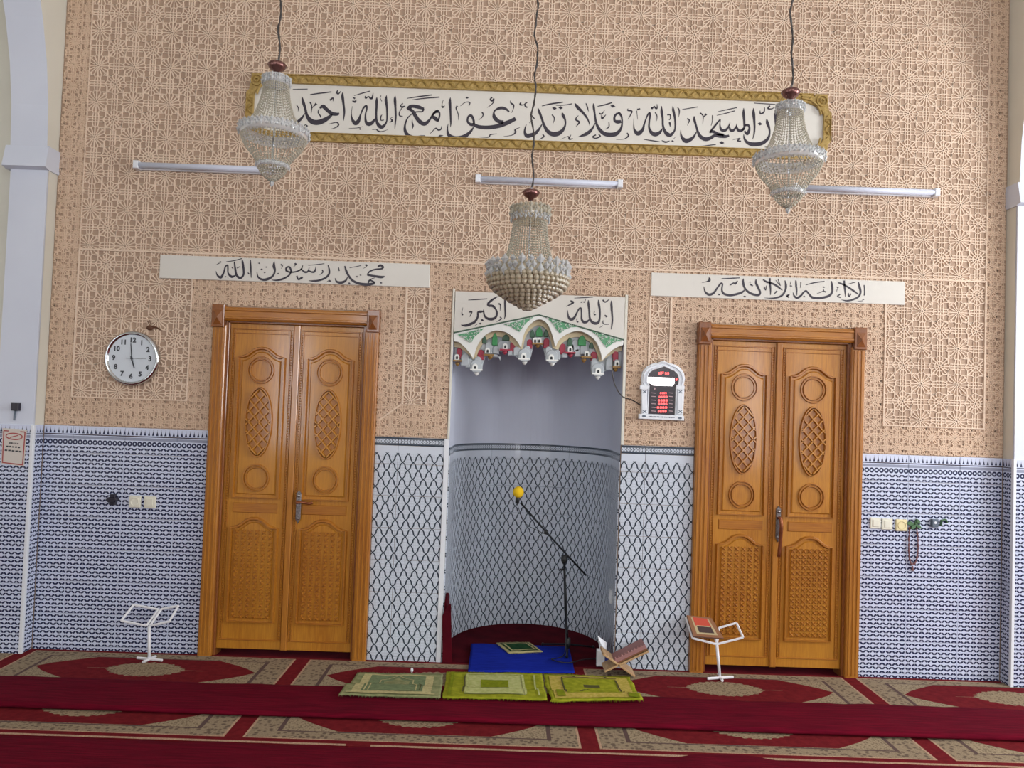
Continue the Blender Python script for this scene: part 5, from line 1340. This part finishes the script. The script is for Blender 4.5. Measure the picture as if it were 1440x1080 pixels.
# draped rugs
def ground(x, y):
    g = 0.0150
    t = max(0.0, min(1.0, (-0.505-y)/0.07)); return g + 0.036*t*t*(3-2*t)*(1 if y > -0.98 else 0)
def rug(name, c, base, inlays, label, cat, fringe=None, grp=None, nu=40, nv=28, wob=0.006, gz=None, thick=0.006, seed=0.0):
    """c: near-left, near-right, far-right, far-left corners (x,y). inlays: (u0,v0,u1,v1,material) rectangles or ('line',...)"""
    gz = gz or ground
    def at(u, v):
        x = (c[0][0]*(1-u)+c[1][0]*u)*(1-v)+(c[3][0]*(1-u)+c[2][0]*u)*v
        y = (c[0][1]*(1-u)+c[1][1]*u)*(1-v)+(c[3][1]*(1-u)+c[2][1]*u)*v
        e = min(u, 1-u, v, 1-v); k = 1.0 if e < 0.02 else 0.3
        x += mnoise.noise(Vector((u*5, v*5, seed)))*wob*k; y += mnoise.noise(Vector((u*5, v*5, seed+9)))*wob*k
        return x, y, gz(x, y)+thick+mnoise.noise(Vector((u*4, v*3, seed+4)))*0.004
    t = thing(name, label, cat, (sum(p[0] for p in c)/4, sum(p[1] for p in c)/4, 0.0), grp)
    b = MB()
    for j in range(nv+1):
        for i in range(nu+1): b.v.append(at(i/nu, j/nv))
    b.f = [(j*(nu+1)+i, j*(nu+1)+i+1, (j+1)*(nu+1)+i+1, (j+1)*(nu+1)+i) for j in range(nv) for i in range(nu)]
    rim = [i for i in range(nu+1)]+[j*(nu+1)+nu for j in range(1, nv+1)]+[nv*(nu+1)+i for i in range(nu-1, -1, -1)]+[j*(nu+1) for j in range(nv-1, 0, -1)]
    o = len(b.v); b.v += [(b.v[i][0], b.v[i][1], b.v[i][2]-thick) for i in rim]
    b.f += [(rim[k], o+k, o+(k+1) % len(rim), rim[(k+1) % len(rim)]) for k in range(len(rim))]; b.mi = [0]*len(b.f)
    b.build('pile', base, t, smooth=True)
    lift = 0.0032
    for q in inlays:
        if q[0] == 'poly':
            b = MB(); pts = q[2]
            b.v = [tuple(Vector(at(u, v))+Vector((0, 0, lift))) for u, v in pts]; b.f = [tuple(range(len(pts)))]; b.mi = [0]; b.build('woven_motif', q[1], t)
        elif q[0] == 'line':
            b = MB(); w = q[2]/2; L = []; pts = [tuple(q[3][i][k]+(q[3][i+1][k]-q[3][i][k])*f/8 for k in (0, 1)) for i in range(len(q[3])-1) for f in range(8)]+[q[3][-1]]
            for i, (u, v) in enumerate(pts):
                a_ = pts[max(i-1, 0)]; d_ = pts[min(i+1, len(pts)-1)]; du, dv = d_[0]-a_[0], d_[1]-a_[1]; l = math.hypot(du, dv) or 1
                L.append((u-dv/l*w, v+du/l*w)); L.append((u+dv/l*w, v-du/l*w))
            b.v = [tuple(Vector(at(u, v))+Vector((0, 0, lift+0.0015))) for u, v in L]; b.f = [(2*i, 2*i+1, 2*i+3, 2*i+2) for i in range(len(pts)-1)]; b.mi = [0]*len(b.f); b.build('woven_line', q[1], t)
        else:
            u0, v0, u1, v1, m = q[:5]; b = MB(); n_ = 20
            for j in range(n_+1):
                for i in range(n_+1): b.v.append(tuple(Vector(at(u0+(u1-u0)*i/n_, v0+(v1-v0)*j/n_))+Vector((0, 0, lift))))
            b.f = [(j*(n_+1)+i, j*(n_+1)+i+1, (j+1)*(n_+1)+i+1, (j+1)*(n_+1)+i) for j in range(n_) for i in range(n_)]; b.mi = [0]*len(b.f); b.build('woven_field', m, t, smooth=True)
            lift += 0.0012
    if fringe:
        b = MB()
        for side in (0, 1):
            N = 70
            for k in range(N):
                u = k/N; v = 0.0 if side == 0 else 1.0; x, y, z = at(u, v); x2, y2, _ = at(min(1, u+0.6/N), v); s_ = -1 if side == 0 else 1
                ln = random.uniform(0.012, 0.034); sk = random.uniform(-0.012, 0.012)
                b.add([(x, y-s_*0.003, z), (x2, y2-s_*0.003, z), ((x+x2)/2+sk, y+s_*ln, max(gz(x, y+s_*ln)+0.002, z-thick))], [(0, 1, 2)])
        tag(b.build('fringe', fringe, t), 'short frayed fringe', kind='stuff')
    return t
def fl(*pp): return [(F(px, py, 0.015).x, F(px, py, 0.015).y) for px, py in pp]
arch = [(.26, .13), (.26, .55), (.32, .58), (.32, .70), (.40, .74), (.50, .86), (.60, .74), (.68, .70), (.68, .58), (.74, .55), (.74, .13)]
rug('prayer_rug', fl((476, 987), (619, 991), (623, 949), (503, 947)), 'rug_sage', [(.10, .08, .90, .92, 'rug_sage_light'), (.19, .13, .81, .88, 'rug_sage_dark'),
    ('poly', 'rug_sage', [(.30, .14), (.30, .52), (.36, .56), (.36, .66), (.44, .70), (.50, .80), (.56, .70), (.64, .66), (.64, .56), (.70, .52), (.70, .14)]),
    ('line', 'rug_sage_light', .012, arch), ('line', 'rug_sage_light', .014, [(.22, .14), (.22, .48), (.27, .52)]), ('line', 'rug_lime_line', .010, [(.78, .14), (.79, .5), (.75, .6)]), ('line', 'rug_sage_light', .03, [(.06, .05), (.94, .05)])],
    'sage green prayer rug with an arch motif, first of three in a row', 'rug', 'rug_sage', 'green prayer rugs before the niche', seed=1.0)
rug('prayer_rug', fl((622, 991), (769, 994), (762, 948), (628, 946)), 'rug_lime', [(.20, .10, .80, .90, 'rug_lime_pale'), (.36, .30, .64, .72, 'rug_lime_deep'),
    ('line', 'rug_lime_pale', .02, [(.21, .12), (.23, .5), (.22, .88)]), ('line', 'rug_lime_pale', .024, [(.21, .90), (.79, .90), (.80, .11), (.22, .11)]), ('line', 'rug_lime_line', .010, [(.185, .14), (.20, .5), (.195, .84)]), ('line', 'rug_lime_pale', .016, [(.93, .08), (.91, .5), (.91, .9)]), ('line', 'rug_lime_deep', .03, [(.06, .05), (.07, .95)])],
    'lime green prayer rug with a pale centre, middle of three in a row', 'rug', 'rug_lime', 'green prayer rugs before the niche', seed=2.0)
rug('prayer_rug', fl((774, 996), (904, 994), (886, 953), (765, 949)), 'rug_lime', [(.05, .06, .95, .93, 'rug_lime_tan'), (.20, .20, .80, .84, 'rug_lime'), (.42, .55, .60, .64, 'rug_lime_line'),
    ('line', 'rug_lime_line', .018, [(.19, .22), (.19, .86), (.5, .86), (.82, .85)]), ('line', 'rug_lime_line', .018, [(.83, .26), (.81, .55), (.80, .80)]), ('line', 'rug_lime_line', .016, [(.36, .22), (.5, .36), (.34, .22)]), ('poly', 'rug_lime_deep', [(.08, .1), (.18, .1), (.16, .3), (.08, .3)]), ('poly', 'rug_lime_deep', [(.86, .06), (.97, .02), (.97, .14), (.86, .2)]),
     ('poly', 'rug_lime_line', [(.32, .88), (.35, .88), (.35, .92), (.32, .92)]), ('poly', 'rug_lime_line', [(.68, .88), (.71, .88), (.71, .92), (.68, .92)])],
    'olive and tan prayer rug with a dark rectangle, last of three in a row', 'rug', 'rug_lime', 'green prayer rugs before the niche', seed=3.0, wob=0.016)
gzn = lambda x, y: 0.0155
rug('blue_mat', fl((658, 945), (808, 947), (800, 911), (663, 907)), 'blue_mat', [], 'plain royal blue mat lying at the niche mouth', 'mat', None, gz=gzn, seed=5.0, thick=0.010)
gz2 = lambda x, y: 0.0300
rug('small_green_mat', [(F(a, c, 0.03).x, F(a, c, 0.03).y) for a, c in ((716, 919), (763, 917), (744, 904), (698, 905))], 'rug_sage_light', [(.08, .08, .92, .92, 'rug_green'), (.13, .14, .87, .86, 'rug_sage_light'), (.18, .2, .82, .8, 'rug_green')],
    'small dark green mat with a pale border lying on the blue mat', 'mat', 'rug_sage_light', gz=gz2, seed=6.0, nu=14, nv=14, wob=0.003)

# ================================================================== BOOK STANDS
def book_stand(label, corners, pole, feet, ys, yt):
    """white metal stand: two open frames hinged over a pole on crossed feet. corners: [left frame 4 px], [right frame 4 px] bottom-outer, top-outer, top-inner, bottom-inner"""
    t = thing('book_stand', label, 'stand', F(*feet[0]), 'white metal book stands')
    for fr in corners:
        q = [P(*fr[0], ys), P(*fr[1], yt), P(*fr[2], yt), P(*fr[3], ys)]
        b = MB()
        for i in range(4): b.tube([q[i], q[(i+1) % 4]], 0.0075, 6)
        b.build('rest_frame', 'metal_white', t)
    ft = F(*feet[0], 0.014); tp = P(*pole, ys)
    b = MB(); b.tube([ft+Vector((0, 0, 0.006)), tp], 0.010, 8); b.build('pole', 'metal_white', t, smooth=True)
    for a, c in feet[1:]:
        b = MB(); b.tube([F(*a, 0.020), F(*c, 0.020)], 0.0085, 6); b.build('foot', 'metal_white', t)
    return t
book_stand('empty white book stand in front of the tiles beside the first door', [[(170.5, 873), (188, 850.5), (223, 857), (206, 880)], [(238, 874), (251, 852), (227, 856.5), (211, 880)]], (210, 881), [(210, 927), ((201, 931), (219, 923)), ((193, 925), (228, 928.5))], -0.13, -0.035)
book_stand('white book stand holding a book in front of the second door', [[(974, 897.5), (964.5, 868), (999, 872), (1008, 906)], [(1045, 896.5), (1035.5, 876), (1011, 883), (1008, 906)]], (1008, 906), [(1012, 952), ((995, 954), (1031, 952)), ((1010, 948), (1016, 957))], -0.13, -0.045)
# book on the second stand
q = [P(974.5, 896, -0.142), P(1017, 899, -0.142), P(999.5, 870.5, -0.062), P(965, 866.5, -0.062)]
t = thing('open_book', 'brown and red covered book lying on the white stand', 'book', q[0])
def lerp4(u, v): return (q[0]*(1-u)+q[1]*u)*(1-v)+(q[3]*(1-u)+q[2]*u)*v
nrm = (q[1]-q[0]).cross(q[3]-q[0]).normalized()
if nrm.z < 0: nrm = -nrm
b = MB(); b.quad3(*q, 0.018); b.build('cover', 'book_brown', t)
def cover_rect(u0, u1, v0, v1, m, l, name):
    b = MB(); o = nrm*(0.0186+l); b.v = [tuple(lerp4(u, v)+o) for u, v in ((u0, v0), (u1, v0), (u1, v1), (u0, v1))]; b.f = [(0, 1, 2, 3)]; b.mi = [0]; b.build(name, m, t)
cover_rect(.14, .84, .12, .92, 'book_tan', 0.0, 'cover_border'); cover_rect(.20, .78, .52, .92, 'book_red', 0.0008, 'cover_panel'); cover_rect(.24, .76, .20, .52, 'book_dark', 0.0008, 'cover_panel'); cover_rect(.24, .72, .50, .54, 'book_tan', 0.0014, 'cover_stripe')

# folding wooden book rest by the niche, holding a book
t = thing('wooden_book_rest', 'crossed folding wooden book rest beside the niche', 'book rest', F(874, 949))
ya, yb = -0.200, -0.050
def board(p0, p1, th, m, name):
    a, c = P(*p0, ya), P(*p1, ya); d = (c-a).normalized(); n_ = Vector((-d.z, 0, d.x))*th
    b = MB(); o = [(a.x, a.z), (c.x, c.z), (c.x+n_.x, c.z+n_.z), (a.x+n_.x, a.z+n_.z)]
    b.prism(o, ya, yb, inset=0.002); return b.build(name, m, t)
board((851, 946), (913, 917.5), 0.012, 'wood_pale', 'cross_board'); board((894, 950.5), (849, 919), 0.012, 'wood_pale', 'cross_board')
a, c = P(866, 936.5, ya), P(911, 914.5, ya); d = (c-a).normalized(); n_ = Vector((-d.z, 0, d.x))
tb = thing('worn_book', 'worn pinkish book resting on the crossed wooden rest', 'book', a)
b = MB(); o = [(a+n_*0.010), (c+n_*0.010), (c+n_*0.036), (a+n_*0.032)]; b.prism([(p.x, p.z) for p in o], ya+0.012, yb-0.012); b.build('pages', 'book_pink', tb)
b = MB(); o = [(a+n_*0.005), (c+n_*0.005), (c+n_*0.010), (a+n_*0.010)]; b.prism([(p.x, p.z) for p in o], ya+0.006, yb-0.006); b.build('cover', 'book_brown', tb)
b = MB()
for k in range(9):
    p = a+(c-a)*(0.08+0.1*k)+n_*0.033; b.tube([(p.x, ya+0.014, p.z), (p.x-0.004, ya+0.016, p.z+random.uniform(0.004, 0.014))], [0.007, 0.003], 5)
b.build('frayed_edge', 'book_pink', tb)

# white and blue packet with a tissue at the niche corner
g0 = F(846, 938, 0.012)
t = thing('tissue_packet', 'white and blue packet with a tissue in the niche corner', 'packet', g0)
b = MB(); b.bbox(g0.x-0.030, g0.x+0.020, g0.y+0.01, g0.y+0.05, 0.0105, 0.115, 0.004); b.build('packet', 'paper_white', t)
b = MB(); b.bbox(g0.x+0.020, g0.x+0.060, g0.y+0.012, g0.y+0.05, 0.0105, 0.082, 0.006); b.build('blue_pack', 'packet_blue', t)
b = MB(); b.add([(g0.x-0.03, g0.y+0.02, 0.205), (g0.x-0.012, g0.y+0.04, 0.110), (g0.x+0.030, g0.y+0.02, 0.115), (g0.x+0.035, g0.y+0.045, 0.155), (g0.x-0.005, g0.y+0.015, 0.150)], [(0, 1, 4), (4, 1, 2), (4, 2, 3), (0, 4, 3), (1, 0, 3), (1, 3, 2)]); b.build('tissue', 'paper_white', t)
p = F(579, 946, 0.014)
b = MB(); b.ball((p.x, p.y, 0.030), 0.012, 6, sq=(0.8, 0.8, 1.3)); tag(b.build('white_cap', 'plastic_white', smooth=True), 'tiny white cap standing at the far edge of the sage rug', 'cap')

# ================================================================== MICROPHONE STAND
YM = 0.324
base = F(798, 917, 0.022); YM = base.y
t = thing('microphone_stand', 'black boom microphone stand in the niche', 'stand', (base.x, base.y, 0.01))
top = P(793.5, 786, YM)
b = MB(); b.tube([(base.x, base.y, 0.05), P(795, 850, YM), top], 0.0085, 8); b.build('pole', 'steel_black', t, smooth=True)
for k in range(3):
    an = math.radians(25+120*k); e = (base.x+0.20*math.cos(an), base.y+0.20*math.sin(an)*0.8, 0.042)
    b = MB(); b.tube([(base.x, base.y, 0.075), e], 0.007, 6); b.ball((e[0], e[1], 0.042), 0.011, 8); b.build('leg', 'steel_black', t)
b = MB(); b.lathe([(0.0, 0.05), (0.018, 0.045), (0.020, 0.0), (0.012, -0.02), (0.0, -0.02)], (base.x, base.y, 0.07), 12); b.build('leg_collar', 'rubber_black', t, smooth=True)
m0, m1 = P(732, 707, YM-0.03), P(824, 809, YM+0.03)
b = MB(); b.tube([m0, P(768, 748, YM-0.01), P(797, 780, YM), m1], 0.0070, 8); b.build('boom', 'steel_black', t, smooth=True)
b = MB(); b.lathe([(0.0, 0.03), (0.020, 0.026), (0.022, -0.01), (0.013, -0.03), (0.0, -0.03)], tuple(top), 12); k_ = P(787, 801, YM-0.01); b.tube([tuple(P(793.5, 801, YM)), tuple(k_)], 0.008, 6); b.build('boom_clutch', 'rubber_black', t, smooth=True)
k_ = P(768, 748, YM-0.01); b = MB(); b.ball(tuple(k_), 0.016, 8); b.build('boom_knob', 'rubber_black', t, smooth=True)
tm_ = thing('microphone', 'microphone with a round yellow foam windshield on the boom', 'microphone', tuple(P(728, 705, YM-0.03)))
f0 = P(729, 692, YM-0.03)
b = MB(); b.ball(tuple(f0), 0.037, 18, sq=(1, 1, 1.05)); b.build('foam_windshield', 'foam_yellow', tm_, smooth=True)
b = MB(); b.tube([tuple(f0-Vector((0, 0, 0.025))), tuple(P(727, 708, YM-0.03))], [0.016, 0.013], 10); b.build('body', 'rubber_black', tm_, smooth=True)
b = MB(); b.tube(smooth_line([tuple(P(727, 708, YM-0.03)), tuple(P(738, 735, YM-0.05)), tuple(P(760, 748, YM-0.04)), tuple(P(770, 752, YM-0.02))], 5), 0.0025, 5); b.build('lead', 'rubber_black', tm_)
pts = [tuple(P(794, 800, YM-0.02)), tuple(P(797, 850, YM-0.025)), tuple(P(796, 885, YM-0.03)), (base.x-0.03, base.y-0.10, 0.036), (base.x-0.12, base.y-0.20, 0.035), (base.x-0.02, base.y-0.26, 0.035), (base.x+0.10, base.y-0.16, 0.028), (base.x+0.22, base.y-0.10, 0.016)]
b = MB(); b.tube(smooth_line(pts, 6), 0.0035, 6); tag(b.build('microphone_cable', 'rubber_black', smooth=True), 'black microphone cable coiling over the blue mat', 'cable')
